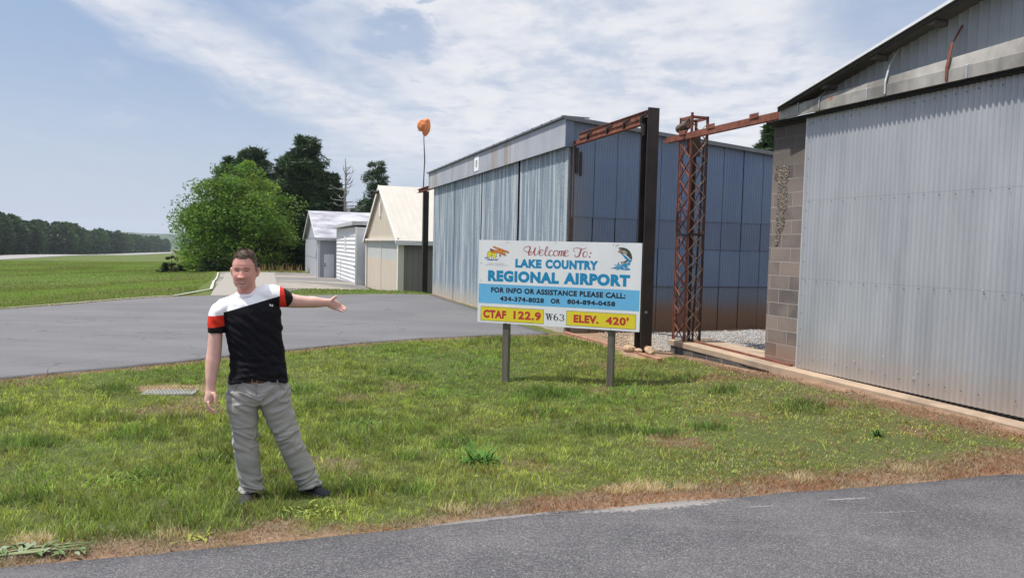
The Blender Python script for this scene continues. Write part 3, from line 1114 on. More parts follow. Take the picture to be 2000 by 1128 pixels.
def m_foot(nb, bs):
    o = nb.obj()
    x, y, z = nb.sep(o)
    br = nb.new('ShaderNodeTexBrick')
    br.offset = .5
    for k_, v_ in (('Scale', 1.), ('Mortar Size', .007), ('Mortar Smooth', .2), ('Bias', 0.), ('Brick Width', .4064), ('Row Height', .2032)):
        br.inputs[k_].default_value = v_
    nb.put(br.inputs['Vector'], nb.comb(nb.math('ADD', x, y), nb.math('ADD', z, -.062), 0.))
    nb.put(br.inputs['Color1'], (.105, .098, .092, 1))
    nb.put(br.inputs['Color2'], (.070, .066, .064, 1))
    nb.put(br.inputs['Mortar'], (.24, .215, .185, 1))
    n = nb.noise(o, 3, 6, .65)
    c = nb.mix(nb.smooth(n, .48, .7), br.outputs['Color'], (.20, .17, .14))
    setb(nb, bs, c, .95, normal=nb.bump(nb.noise(o, 60, 4, .7), .4, .008), spec=.2)


f1.build('block_course', material('dark footing block', m_foot), fw)
f2 = MB()
n = 40
xs = np.linspace(-2.95, 14.5, n)
zt = np.interp(xs, [-3, -.2, 3.5, 15], [.165, .122, .080, .04])
yo = -.215 + .012 * np.sin(xs * 3.1) + .008 * np.sin(xs * 9.3)
for i in range(n - 1):
    a, c = xs[i], xs[i + 1]
    f2.add([(a, yo[i], zt[i] - (.10 if c < .1 else .4)), (c, yo[i + 1], zt[i + 1] - (.10 if c < .1 else .4)), (c, .62, zt[i + 1] - .1), (a, .62, zt[i] - .1),
            (a, yo[i], zt[i] - .02), (c, yo[i + 1], zt[i + 1] - .02), (c, yo[i + 1] + .02, zt[i + 1]), (a, yo[i] + .02, zt[i]), (c, .62, zt[i + 1]), (a, .62, zt[i])],
           [(0, 1, 5, 4), (4, 5, 6, 7), (7, 6, 8, 9), (0, 3, 2, 1)])
f2.add([(xs[0], yo[0], zt[0] - .1), (xs[0], yo[0], zt[0]), (xs[0], .62, zt[0]), (xs[0], .62, zt[0] - .1)], [(0, 1, 2, 3)])
f2.build('concrete_cap', MAT_CONC, fw)
f3 = MB()
f3.bar((-2.7, .02, .175), (-.05, -.02, .130), .05, .035)
f3.build('floor_rail', MAT_RUST, fw)

# ================================================================ lattice tower at the end of the footing
lt = empty('lattice_tower', (O_H[0], O_H[1], 0), TH_H, 'square rusty steel lattice tower on the end of the footing', 'lattice tower')
xa, xb, ya, yb = -2.93, -2.58, -.14, .18
zb0, zt0 = .14, 4.10
ch = [(xa, ya), (xb, ya), (xb, yb), (xa, yb)]
for i, (x, y) in enumerate(ch):
    c_ = MB()
    dx = .02 if x == xa else -.02
    dy = .02 if y == ya else -.02
    hx = .045 if i == 1 else 0
    c_.box((x - .006, y - .022, zb0), (x + .006, y + .022, zt0 + hx))
    c_.box((min(x + dx * .35, x + dx * 2), y - .006, zb0), (max(x + dx * .35, x + dx * 2), y + .006, zt0 + hx))
    c_.build('chord', MAT_RUST if i in (0, 1) else simple('dark rust', (.06, .03, .022), .85, 0, .4, 9), lt)


def lacing(p, q, n, z0, z1, m, w=.024):
    k = MB()
    h = (z1 - z0) / n
    for i in range(n):
        a, c = z0 + i * h, z0 + (i + 1) * h
        k.bar((p[0], p[1], a), (q[0], q[1], c), w, .008)
        k.bar((q[0], q[1], a), (p[0], p[1], c), w, .008)
    return k.build('lacing', m, lt)


m_oldpaint = simple('flaking cream paint', (.33, .22, .14), .85, 0, .55, 14)
lacing((xa + .004, ya), (xb - .004, ya), 12, zb0 + .02, zt0 - .12, MAT_RUST)
lacing((xb, ya + .004), (xb, yb - .004), 12, zb0 + .02, zt0 - .12, m_oldpaint)
lacing((xa + .004, yb), (xb - .004, yb), 9, zb0 + .02, zt0 - .3, MAT_RUST, .018)
lacing((xa, ya + .004), (xa, yb - .004), 9, zb0 + .02, zt0 - .3, MAT_RUST, .018)
k = MB()
for i in range(4):
    p, q = ch[i], ch[(i + 1) % 4]
    k.bar((p[0], p[1], zt0 - .03), (q[0], q[1], zt0 - .03), .012, .05)
k.build('top_ring', MAT_RUST, lt)
k = MB()
k.bar((xa - .01, ya, 2.05), (xb + .02, ya, 2.02), .03, .04)
k.bar((xb, ya, 2.05), (xb, yb, 2.03), .03, .04)
k.build('mid_brace', MAT_BLACK, lt)
k = MB()
k.bar((xb - .05, ya + .13, zb0), (xb - .10, ya + .08, zt0 - .3), .045, .02)
k.bar((xb + .0, yb - .15, zb0), (xb - .02, yb - .05, zt0 - .5), .03, .02)
k.build('old_strut', MAT_BLACK, lt)
k = MB()
k.tube([(xa - .14, ya + .06, 3.93), (xa + .24, ya + .02, 3.97)], [.075, .085], 10)
k.build('roller', simple('weathered timber', (.13, .095, .075), .95, 0, .4, 12, .4), lt)
k = MB()
k.prism_x([(ya + .05, 3.42), (ya + .32, 3.42), (ya + .32, 3.82), (ya + .05, 3.82)], xb - .20, xb - .19)
k.build('gusset_plate', simple('dark rusty plate', (.085, .055, .045), .9, 0, .4, 6), lt)

tb = empty('track_rail', (O_H[0], O_H[1], 0), TH_H, 'long red rusty track rail from the lattice tower to the header over the silver door', 'track rail')
k = MB()
k.box((-3.34, -.165, 3.715), (-.08, -.150, 3.80))
k.box((-3.34, -.165, 3.705), (-.08, -.085, 3.715))
k.box((-3.30, -.165, 3.80), (-.08, -.10, 3.812))
k.build('rail', MAT_RUST, tb)
k = MB()
k.box((-3.42, -.175, 3.705), (-2.75, -.166, 3.765))
k.build('rail_end', MAT_RUST, tb)
for x in (-2.92, -2.1, -1.02):
    k = MB()
    k.box((x, -.178, 3.79), (x + .20, -.166, 3.862))
    k.build('splice_plate', MAT_RUST, tb)

# ================================================================ the long sheet metal hangar in the middle
OB = (1.179, 15.9)
hbg = empty('sheet_metal_hangar', (OB[0], OB[1], 0), TH_B, 'long weathered sheet metal hangar with sliding doors behind the welcome sign', 'hangar')
LB, DB = 13.25, 9.0
ZE0, ZE1 = 4.50, 3.75                 # roof height at the front and at the back


def zeave(y): return 4.52 - (4.52 - 4.09) / 5.0 * y


# side wall: corrugated sheets in four courses, each a little behind the one above
sw = MB()


def sidewall(x, flip):
    V2, F2 = [], []
    k = 0
    for (z0, z1, yo) in ((-.15, .955, 0.), (.93, 1.80, .006), (1.78, 2.44, .010), (2.42, None, .018)):
        y = 0.02
        while y < DB - .01:
            y1 = min(y + .538, DB)
            V, F = corrugated(y, y1 - random.choice((.010, .016, .026)), z0, (lambda q: zeave(q) - .03) if z1 is None else z1, 0., pitch=.067, amp=.006, per=4)
            W_ = np.stack([np.full(len(V), x) + (V[:, 1] + yo + random.uniform(-.003, .003)) * flip, V[:, 0], V[:, 2]], -1)
            V2.append(W_)
            F2.append((F if flip > 0 else F[:, ::-1]) + k)
            k += len(W_)
            y = y1
    return np.concatenate(V2), np.concatenate(F2)


for x, fl in ((0., 1), (-LB, -1)):
    V, F = sidewall(x, fl)
    np_mesh('side_wall', V, F, MAT_SIDE, hbg)
k = MB()
k.box((-LB + .03, .03, -.15), (-.03, DB, 4.0 - .3))
k.build('dark_interior', MAT_DARK, hbg)
k = MB()
for z in (2.43,):
    k.box((-.004, .03, z - .006), (.013, DB, z + .004))
for z in (1.79, .945):
    k.box((-.004, .03, z - .004), (.011, DB, z + .003))
k.build('lap_line', MAT_DARK, hbg)
k = MB()
k.box((-.03, .0, -.12), (.018, .09, 3.95))
k.build('corner_trim', simple('brown trim', (.085, .055, .045), .8, 0, .3), hbg)
# front doors: panels on two tracks, widths measured between the dark gaps
edges = [0.0, -3.21, -6.60, -9.92, -LB + .05]
for i in range(4):
    xr, xl = edges[i], edges[i + 1]
    yy = -.03
    gl, gr = (.08, .05, .03, .02)[i], (.02, .08, .05, .03)[i]
    V, F = corrugated(xl + gl, xr - gr, -.10 + (.02 if i < 2 else -.04), 4.05, yy, pitch=.30, amp=.014, per=24, trap=True)
    o = np_mesh('door_panel', V, F, MAT_GALV, hbg)
    for xq in (xl + gl - .01, xr - gr):
        k = MB()
        k.box((xq, yy - .016, -.10), (xq + .010, yy + .03, 4.04))
        k.build('panel_edge', MAT_DARK if xq > (xl + xr) / 2 and i else MAT_GALV, o)
    if i == 1:
        h_ = MB()
        h_.tube([(xl + .16, yy - .03, 1.14), (xl + .16, yy - .075, 1.17), (xl + .16, yy - .075, 1.47), (xl + .16, yy - .03, 1.50)], .017, 8)
        h_.build('handle', MAT_BLACK, o)
k = MB()
k.prism_x([(-.16, 3.89), (-.16, 4.475), (.30, 4.475), (.30, 4.45), (-.135, 4.45), (-.135, 3.89)], -LB - .42, .06)
k.build('fascia', MAT_FASCIA, hbg)
k = MB()
k.box((.061, -.16, 3.89), (.072, .03, 4.47))
k.build('fascia_end', MAT_SIDE, hbg)
k = MB()
k.add([(-LB - .5, -.22, 4.49), (.10, -.22, 4.49), (.10, DB + .2, zeave(DB + .2)), (-LB - .5, DB + .2, zeave(DB + .2)),
       (-LB - .5, -.22, 4.53), (.10, -.22, 4.53), (.10, DB + .2, zeave(DB + .2) + .04), (-LB - .5, DB + .2, zeave(DB + .2) + .04)],
      [(0, 3, 2, 1), (4, 5, 6, 7), (0, 1, 5, 4), (1, 2, 6, 5), (2, 3, 7, 6), (3, 0, 4, 7)])
for x in np.arange(-LB - .4, .1, .62):
    k.box((x, -.235, 4.515), (x + .05, .4, 4.535))
roofb = k.build('roof', simple('dull roof sheet', (.16, .175, .19), .6, .2, .2, 2), hbg)
k = MB()
k.bar((.095, -.2, 4.47), (.095, DB + .2, zeave(DB + .2) - .03), .03, .05)
k.build('eave_trim', simple('grey eave trim', (.15, .16, .17), .6, .1, .15, 3), roofb)
k = MB()
k.box((.02, .10, 3.35), (.06, .16, 3.88))
k.box((.02, .20, 3.30), (.05, .25, 3.80))
k.build('track_bracket', MAT_BLACK, hbg)
k = MB()
k.box((-7.06, -.172, 3.98), (-6.58, -.161, 4.40))
k.build("number_plate", MAT_WHITE, hbg)
k = MB()
k.box((-LB + .1, -.06, -.2), (0, .02, -.085))
k.build('door_sill', MAT_CONC, hbg)

# ================================================================ gantry: steel post and track beam beside that hangar
gp = empty('door_track_gantry', (OB[0], OB[1], 0), TH_B, 'tall black steel post carrying a red rusty door track beam', 'gantry')
k = MB()
PX, PY = 3.30, .06
k.box((PX, PY - .05, -.15), (PX + .018, PY + .165, 4.17))
k.box((PX - .22, PY - .05, -.15), (PX - .202, PY + .165, 4.12))
k.build('post', MAT_BLACK, gp)
k = MB()
k.box((PX - .2015, PY + .05, -.15), (PX - .0005, PY + .066, 4.10))
k.build('post_web', simple('black paint', (.012, .010, .010), .6, 0, .3), gp)
k = MB()
k.box((.02, PY - .01, 3.925), (PX - .222, PY + .012, 4.02))
k.box((.02, PY - .05, 3.915), (PX - .222, PY + .05, 3.927))
k.box((.35, PY - .03, 4.02), (PX - .002, PY - .012, 4.12))
k.box((.35, PY - .05, 4.12), (PX - .002, PY + .03, 4.132))
k.build('track_beam', MAT_RUST, gp)
for x in (.75, 1.65, 2.35, 3.0):
    k = MB()
    k.prism([(x, 4.03), (x + .26, 4.07), (x + .26, 4.10), (x, 4.06)], PY - .045, PY - .032)
    k.box((x + .02, PY - .05, 3.93), (x + .045, PY - .011, 4.03))
    k.build('hanger_clip', MAT_BLACK, gp)
k = MB()
k.tube([(PX - .2, PY, 3.72), (PX - .2, PY, 3.92)], [.04, .05], 8)
k.box((PX - .28, PY - .03, 3.84), (PX - .19, PY + .06, 3.92))
k.build('trolley', MAT_BLACK, gp)
k = MB()
k.box((PX + .0185, PY + .01, .66), (PX + .022, PY + .06, .70))
k.build('tag_plate', MAT_GABLE, gp)
gr_ = MB()
gr_.box((.12, -.12, -.20), (4.15, -.03, -.02))
gr_.box((.12, -.02, -.20), (4.15, .03, -.045))
grail = gr_.build('ground_rail', simple('earth stained rail', (.30, .15, .09), .9, 0, .35, 5, .3), None)
grail.location = (OB[0], OB[1], 0)
grail.rotation_euler = (0, R(-.35), TH_B)
tag(grail, 'low earth stained door rail on the ground beside the long hangar', 'rail')

# the far post, on the other end of the same hangar
tp = empty('track_post', (OB[0], OB[1], 0), TH_B, 'black steel post with a short rusty beam at the far end of the long hangar', 'post')
PX2 = -15.42
k = MB()
k.box((PX2 - .10, .0, -.35), (PX2 + .12, .02, 3.93))
k.box((PX2 - .10, .0, -.35), (PX2 - .08, .22, 3.93))
k.box((PX2 + .08, .02, -.35), (PX2 + .10, .22, 3.93))
k.build('post', MAT_BLACK, tp)
k = MB()
k.box((PX2 - 1.15, -.03, 3.93), (-LB - .2, .12, 3.95))
k.box((PX2 - 1.15, .03, 3.95), (-LB - .2, .06, 4.06))
k.box((PX2 - 1.15, -.03, 4.06), (-LB - .2, .12, 4.08))
k.build('track_beam', MAT_RUST, tp)

# ================================================================ lettering
def text_obj(name, s, x0, x1, z0, z1, y, m, parent, bold=.0, gap=1.0, shear=0.):
    """flat letters fitted into the box x0..x1, z0..z1 on the plane y (facing -y)"""
    cu = bpy.data.curves.new(name, 'FONT')
    cu.body = s
    cu.offset = bold
    cu.space_character = gap
    cu.shear = shear
    cu.resolution_u = 4
    t = bpy.data.objects.new(name, cu)
    COL.objects.link(t)
    dg = bpy.context.evaluated_depsgraph_get()
    me = bpy.data.meshes.new_from_object(t.evaluated_get(dg))
    bpy.data.objects.remove(t)
    bpy.data.curves.remove(cu)
    v = np.empty(len(me.vertices) * 3, np.float32)
    me.vertices.foreach_get('co', v)
    v = v.reshape(-1, 3)
    lo, hi = v.min(0), v.max(0)
    w = np.empty_like(v)
    w[:, 0] = x0 + (v[:, 0] - lo[0]) / (hi[0] - lo[0]) * (x1 - x0)
    w[:, 2] = z0 + (v[:, 1] - lo[1]) / (hi[1] - lo[1]) * (z1 - z0)
    w[:, 1] = y
    me.vertices.foreach_set('co', w.ravel())
    me.materials.clear()
    nm = bpy.data.meshes.new(name)
    nm.from_pydata(w.tolist(), [], [tuple(p_.vertices) for p_ in me.polygons])
    bpy.data.meshes.remove(me)
    return link_mesh(name, nm, m, parent)


def flat(mb, pts, y, mi=0):
    """flat polygon in the xz plane facing -y"""
    a = sum(pts[i][0] * pts[(i + 1) % len(pts)][1] - pts[(i + 1) % len(pts)][0] * pts[i][1] for i in range(len(pts)))
    if a < 0:
        pts = pts[::-1]
    mb.add([(p[0], y, p[1]) for p in pts], [tuple(range(len(pts)))], mi)


def smooth_line(pts, n=6):
    P = np.array(pts, float)
    if len(P) < 3:
        return P
    Q = np.vstack([2 * P[0] - P[1], P, 2 * P[-1] - P[-2]])
    out = []
    for i in range(1, len(Q) - 2):
        for t in np.linspace(0, 1, n, endpoint=False):
            a, c, d, e = Q[i - 1], Q[i], Q[i + 1], Q[i + 2]
            out.append(.5 * ((2 * c) + (d - a) * t + (2 * a - 5 * c + 4 * d - e) * t * t + (3 * c - a - 3 * d + e) * t ** 3))
    out.append(P[-1])
    return np.array(out)


def stroke(mb, pts, w, y, mi=0, n=6, slant=True):
    """pen stroke: heavy on the way down, light on the way up"""
    P = smooth_line(pts, n)
    T = np.gradient(P, axis=0)
    T /= np.linalg.norm(T, axis=1)[:, None] + 1e-9
    N_ = np.stack([-T[:, 1], T[:, 0]], -1)
    ww = w * (np.where(slant, .38 + .62 * np.clip(-T[:, 1], 0, 1), 1.0))
    k = np.ones(3) / 3
    ww = np.convolve(np.pad(ww * np.ones(len(P)), 1, mode='edge'), k, 'valid')
    A, B2 = P + N_ * ww[:, None] / 2, P - N_ * ww[:, None] / 2
    vs = [(p[0], y, p[1]) for p in A] + [(p[0], y, p[1]) for p in B2]
    m = len(P)
    mb.add(vs, [(i, i + 1, i + 1 + m, i + m) for i in range(m - 1)], mi)


# ================================================================ welcome sign
SG_A = -.374
sg = empty('welcome_sign', (-.507, 11.06, 0), SG_A, 'large white welcome sign with blue and yellow panels on two wooden posts in the lawn', 'sign')
sg.location.z = .623


def m_panel(nb, bs):
    o = nb.obj()
    n = nb.noise(nb.mapping(o, scale=(3, 3, .8)), 1.2, 5, .6)
    c = nb.ramp(n, [(.3, (.70, .705, .71)), (.7, (.79, .79, .79))])
    setb(nb, bs, c, .38)


MAT_PANEL = material('sign white', m_panel)
k = MB()
k.box((0, 0, 0), (2.44, .020, 1.22))
for x, z in ((.455, .012), (2.04, .012), (.045, .88), (.045, .62), (.035, .34), (.455, 1.19), (2.04, 1.19), (1.2, 1.2)):
    k.tube([(x, .002, z), (x, -.004, z)], [.006, .005], 6, 1)
panel = k.build('panel', [MAT_PANEL, MAT_SCREW], sg)


def m_post(nb, bs):
    o = nb.obj()
    n = nb.noise(nb.mapping(o, scale=(14, 14, .9)), 1.6, 6, .65)
    c = nb.ramp(n, [(.25, (.052, .048, .038)), (.5, (.125, .113, .085)), (.78, (.215, .190, .145))])
    setb(nb, bs, c, .92, normal=nb.bump(n, .5, .006))


MAT_POST = material('weathered timber post', m_post)
for x0, x1, zb in ((.409, .499, -1.15), (2.0, 2.088, -1.05)):
    k = MB()
    k.add([(x0 - .008, .022, zb), (x1 - .008, .022, zb), (x1 - .008, .112, zb), (x0 - .008, .112, zb), (x0, .021, 1.1), (x1, .021, 1.1), (x1, .11, 1.1), (x0, .11, 1.1)],
          [(0, 3, 2, 1), (4, 5, 6, 7), (0, 1, 5, 4), (1, 2, 6, 5), (2, 3, 7, 6), (3, 0, 4, 7)])
    k.build('post', MAT_POST, sg)
M_BLUE = simple('sign teal blue', (.004, .225, .44), .45, 0, .05)
M_LIGHT = simple('sign light blue', (.135, .44, .70), .45, 0, .05)
M_YEL = simple('sign yellow', (.72, .585, .028), .45, 0, .05)
M_REDT = simple('sign red', (.47, .030, .030), .45, 0, .06)
M_BLK = simple('sign black', (.012, .012, .016), .5, 0, .1)
M_SCRIPT = simple('script red', (.36, .075, .085), .5, 0, .08)
M_ORANGE = simple('sign orange', (.68, .20, .025), .5, 0, .08)
k = MB()
flat(k, [(.012, .285), (2.428, .285), (2.428, .573), (.012, .573)], -0.00045)
k.build('blue_band', M_LIGHT, panel)
for x0, x1, z0, z1 in ((.056, 1.041, .030, .232), (1.393, 2.385, .034, .236)):
    k = MB()
    flat(k, [(x0 - .005, z0 - .005), (x1 + .005, z0 - .005), (x1 + .005, z1 + .005), (x0 - .005, z1 + .005)], -0.00045, 1)
    flat(k, [(x0, z0), (x1, z0), (x1, z1), (x0, z1)], -0.00090, 0)
    k.build('yellow_plate', [M_YEL, M_BLK], panel)
LT = 'lettering'
BF = .066
text_obj(LT, "LAKE", .587, .992, .828, .955, -0.00090, M_BLUE, panel, BF, 1.12)
text_obj(LT, "COUNTRY", 1.052, 1.832, .828, .960, -0.00090, M_BLUE, panel, BF, 1.12)
text_obj(LT, "REGIONAL", .157, 1.262, .612, .778, -0.00090, M_BLUE, panel, BF, 1.12)
text_obj(LT, "AIRPORT", 1.332, 2.288, .615, .782, -0.00090, M_BLUE, panel, BF, 1.12)
text_obj(LT, "FOR INFO OR ASSISTANCE PLEASE CALL:", .213, 2.232, .449, .528, -0.00135, M_BLK, panel, .046, 1.10)
text_obj(LT, "434-374-8028", .357, 1.044, .329, .400, -0.00135, M_BLK, panel, .046, 1.12)
text_obj(LT, "OR", 1.146, 1.291, .332, .402, -0.00135, M_BLK, panel, .046, 1.1)
text_obj(LT, "804-894-0458", 1.394, 2.091, .334, .404, -0.00135, M_BLK, panel, .046, 1.12)
text_obj(LT, "CTAF", .094, .462, .066, .188, -0.00135, M_REDT, panel, .058, 1.12)
text_obj(LT, "122.9", .577, 1.004, .070, .194, -0.00135, M_REDT, panel, .044, 1.12)
text_obj(LT, "ELEV.", 1.495, 1.862, .076, .190, -0.00135, M_REDT, panel, .058, 1.12)
text_obj(LT, "420'", 1.964, 2.289, .076, .192, -0.00135, M_REDT, panel, .046, 1.12)
# W63 in a heavy roman face, drawn stroke by stroke
k = MB()


def rom(pts):
    flat(k, pts, -0.00090)


zb, zt = .088, .184
for a, c, d, e in ((1.085, 1.108, 1.112, 1.130), (1.128, 1.148, 1.152, 1.172)):
    rom([(a - .008, zt), (a + .016, zt), (c + .016, zb), (c, zb)])
    rom([(d, zb), (d + .006, zb), (e + .004, zt), (e - .004, zt)])
rom([(1.064, zt), (1.114, zt), (1.114, zt - .006), (1.064, zt - .006)])
rom([(1.118, zt), (1.140, zt), (1.140, zt - .006), (1.118, zt - .006)])
rom([(1.158, zt), (1.190, zt), (1.190, zt - .006), (1.158, zt - .006)])


def ring(cx, cz, rx, rz, wx, wz, t0=0, t1=360, n=26):
    T = np.radians(np.linspace(t0, t1, n))
    vs = [(cx + rx * math.cos(t), -0.00090, cz + rz * math.sin(t)) for t in T] + [(cx + (rx - wx) * math.cos(t), -0.00090, cz + (rz - wz) * math.sin(t)) for t in T]
    k.add(vs, [(i + n, i, i + 1, i + n + 1) if False else (i, i + n, i + n + 1, i + 1) for i in range(n - 1)])


ring(1.232, .116, .035, .030, .017, .006)
ring(1.246, .130, .050, .056, .018, .006, 95, 215)
ring(1.318, .160, .033, .026, .016, .006, -80, 170)
ring(1.318, .114, .038, .028, .017, .006, -170, 95)
k.build(LT, M_BLK, panel)
# the script line, pen strokes traced from the way the letters run
k = MB()


def scr_pt(p):
    x, y = p
    return (.715 + (x - 583) * .001365, 1.142 - (y - 172) * .00126 + (x - 583) * 1.0e-5)


SCR = [([(672, 235), (655, 243), (615, 238), (588, 222), (583, 203), (600, 183), (630, 174), (652, 180), (652, 205), (640, 240), (638, 262), (650, 274), (672, 262), (695, 225), (708, 190)], 13),
       ([(712, 186), (705, 220), (700, 250), (708, 272), (722, 274), (742, 250), (757, 210), (760, 180), (752, 170)], 12),
       ([(757, 252), (785, 240), (802, 222), (797, 210), (778, 212), (760, 236), (758, 264), (776, 278), (806, 262)], 10),
       ([(806, 262), (838, 225), (852, 190), (846, 174), (834, 190), (824, 232), (824, 266), (838, 278), (866, 258)], 10),
       ([(908, 226), (895, 213), (877, 224), (866, 250), (872, 274), (890, 279), (916, 262)], 10),
       ([(946, 214), (927, 224), (917, 250), (923, 274), (942, 278), (960, 256), (962, 230), (948, 214), (966, 230), (980, 222)], 10),
       ([(984, 218), (978, 245), (970, 279)], 11), ([(974, 262), (988, 228), (1004, 217), (1006, 232), (996, 279)], 10),
       ([(998, 262), (1014, 228), (1028, 218), (1030, 234), (1020, 264), (1030, 278), (1048, 262)], 10),
       ([(1038, 252), (1062, 240), (1076, 224), (1068, 211), (1050, 218), (1036, 248), (1044, 276), (1062, 279), (1084, 262)], 10),
       ([(1152, 226), (1134, 216), (1134, 196), (1162, 182), (1200, 188), (1240, 196), (1270, 180)], 10),
       ([(1216, 190), (1206, 232), (1192, 270), (1166, 285), (1146, 272), (1156, 256)], 13),
       ([(1264, 220), (1246, 230), (1236, 256), (1243, 279), (1262, 282), (1280, 262), (1282, 236), (1266, 220)], 10)]
for pts, w in SCR:
    stroke(k, [scr_pt(p) for p in pts], w * .00175, -0.00090)
for c in ((1318, 236), (1308, 280)):
    q = scr_pt(c)
    flat(k, [(q[0] + .013 * math.cos(t), q[1] + .011 * math.sin(t)) for t in np.linspace(0, 6.28, 10, endpoint=False)], -0.00090)
k.build(LT, M_SCRIPT, panel)
# club emblem: sun, sails and a biplane
k = MB()
cx, cz, r = .214, 1.000, .072
flat(k, [(cx + (r + .006) * math.cos(t), cz + (r + .006) * math.sin(t)) for t in np.radians(np.linspace(-38, 218, 30))], -0.00045, 1)
flat(k, [(cx + r * math.cos(t), cz + r * math.sin(t)) for t in np.radians(np.linspace(-42, 222, 30))], -0.00075, 0)
flat(k, [(.158, .945), (.212, 1.005), (.205, .94)], -0.00105, 2)
flat(k, [(.219, 1.005), (.228, .940), (.248, .936), (.240, .98)], -0.00105, 2)
for a, c in (((.162, .945), (.211, 1.006)), ((.208, .932), (.213, 1.008)), ((.222, 1.0), (.244, .940))):
    stroke(k, [a, c], .006, -0.00135, 1, slant=False)
for a, c in (((.092, .952), (.150, .957)), ((.110, .966), (.150, .968)), ((.128, .933), (.215, .926)), ((.20, .928), (.32, .944)), ((.15, .94), (.23, .936)), ((.255, .932), (.31, .926))):
    stroke(k, [a, ((a[0] + c[0]) / 2, (a[1] + c[1]) / 2 - .003), c], .008, -0.00135, 3, slant=False)


def wing(a, c, w, mi=4, yy=-0.00135):
    a, c = np.array(a), np.array(c)
    d = (c - a) / np.linalg.norm(c - a)
    n_ = np.array((-d[1], d[0]))
    for ww, m_, y_ in ((w + .010, 5, yy), (w, mi, yy - .001)):
        e = d * (ww * .4)
        flat(k, [tuple(a - n_ * ww / 2 * .8), tuple(a - e), tuple(a + n_ * ww / 2 * .8), tuple(c + n_ * ww / 2), tuple(c + e), tuple(c - n_ * ww / 2)], y_, m_)


wing((.236, 1.122), (.476, 1.046), .020)
wing((.300, 1.050), (.430, 1.006), .020)
wing((.205, 1.062), (.375, 1.052), .036, 4, -0.00180)
wing((.190, 1.085), (.235, 1.060), .022, 5, -0.00195)
wing((.192, 1.048), (.245, 1.042), .014, 4, -0.00195)
for a, c in (((.335, 1.090), (.345, 1.040)), ((.395, 1.072), (.380, 1.020)), ((.420, 1.062), (.405, 1.015)), ((.335, 1.035), (.345, 1.000))):
    stroke(k, [a, c], .006, -0.00255, 5, slant=False)
flat(k, [(.344 + .014 * math.cos(t), .995 + .014 * math.sin(t)) for t in np.linspace(0, 6.28, 10, endpoint=False)], -0.00255, 5)
k.build('airplane_emblem', [simple('emblem yellow', (.70, .62, .03), .5, 0, .05), simple('emblem navy', (.03, .05, .22), .5), MAT_WHITE, simple('emblem blue', (.10, .16, .45), .5), M_ORANGE, simple('emblem brown', (.15, .06, .02), .5)], panel)
text_obj(LT, "LAKE COUNTRY", .162, .420, .868, .884, -0.00060, simple('fine print', (.25, .25, .33), .5), panel, .0, 1.25)
text_obj(LT, "AIRPORT COMMISSION", .110, .476, .845, .861, -0.00060, simple('fine print two', (.25, .25, .33), .5), panel, .0, 1.25)
# leaping fish
k = MB()


def fz(x, y):            # crop pixels of the fish picture to metres on the panel
    return (2.006 + (x - 240) * .000578, 1.155 - (y - 270) * .000507)


back = [(430, 280), (470, 268), (560, 275), (640, 305), (700, 365), (745, 450), (765, 550), (755, 620), (735, 660), (690, 650), (640, 610), (600, 560), (620, 500), (560, 460), (500, 440), (460, 420), (410, 385), (425, 365), (460, 370), (440, 330)]
flat(k, [fz(*p) for p in back], -0.00045, 0)
flat(k, [fz(*p) for p in [(490, 440), (560, 455), (640, 500), (700, 560), (745, 620), (700, 655), (650, 640), (590, 570), (550, 510)]], -0.00090, 1)
flat(k, [fz(*p) for p in [(520, 440), (600, 455), (670, 520), (745, 605), (738, 622), (660, 550), (590, 485)]], -0.00120, 2)
flat(k, [fz(*p) for p in [(500, 350), (580, 350), (640, 400), (640, 460), (560, 440), (520, 410)]], -0.00090, 3)
flat(k, [fz(*p) for p in [(432, 300), (475, 285), (500, 340), (520, 400), (470, 425), (430, 395), (470, 375), (450, 340)]], -0.00090, 4)
flat(k, [fz(*p) for p in [(640, 420), (690, 470), (670, 500), (635, 460)]], -0.00120, 0)
flat(k, [fz(*p) for p in [(650, 600), (720, 640), (560, 690), (530, 740), (480, 670), (560, 650)]], -0.00060, 0)
flat(k, [fz(*p) for p in [(500, 680), (560, 660), (600, 690), (540, 735)]], -0.00090, 3)
random.seed(5)
spl = [(240, 850), (300, 830), (340, 810), (400, 790), (320, 725), (410, 750), (430, 660), (470, 745), (540, 735), (600, 660), (640, 700), (735, 640), (715, 740), (640, 790), (700, 830), (735, 870), (640, 890), (560, 880), (480, 870), (380, 890), (400, 860), (290, 850)]
flat(k, [fz(*p) for p in spl], -0.00075, 1)
for i in range(16):
    x, y = random.uniform(330, 690), random.uniform(740, 870)
    flat(k, [fz(x, y), fz(x + random.uniform(20, 50), y - random.uniform(10, 40)), fz(x + random.uniform(10, 60), y + random.uniform(10, 30))], -0.00105, random.choice((2, 5, 5)))
for p in [[(345, 240), (372, 222), (385, 240), (365, 252)], [(395, 225), (405, 180), (425, 205), (410, 225)]]:
    flat(k, [fz(*q) for q in p], -0.00045, 0)
k.build('fish_picture', [simple('fish dark green', (.045, .050, .038), .5, 0, .3, 30), simple('splash blue', (.02, .22, .42), .5, 0, .3, 30), simple('fish white', (.62, .66, .68), .5),
                         simple('fish belly', (.34, .33, .22), .5, 0, .2, 30), simple('fish mouth', (.33, .16, .12), .5), simple('splash light', (.25, .50, .66), .5)], panel)

# number on the long hangar's plate and on the far hangars
text_obj('number', "8", -6.90, -6.74, 4.09, 4.30, -.1745, M_BLK, hbg, .004)

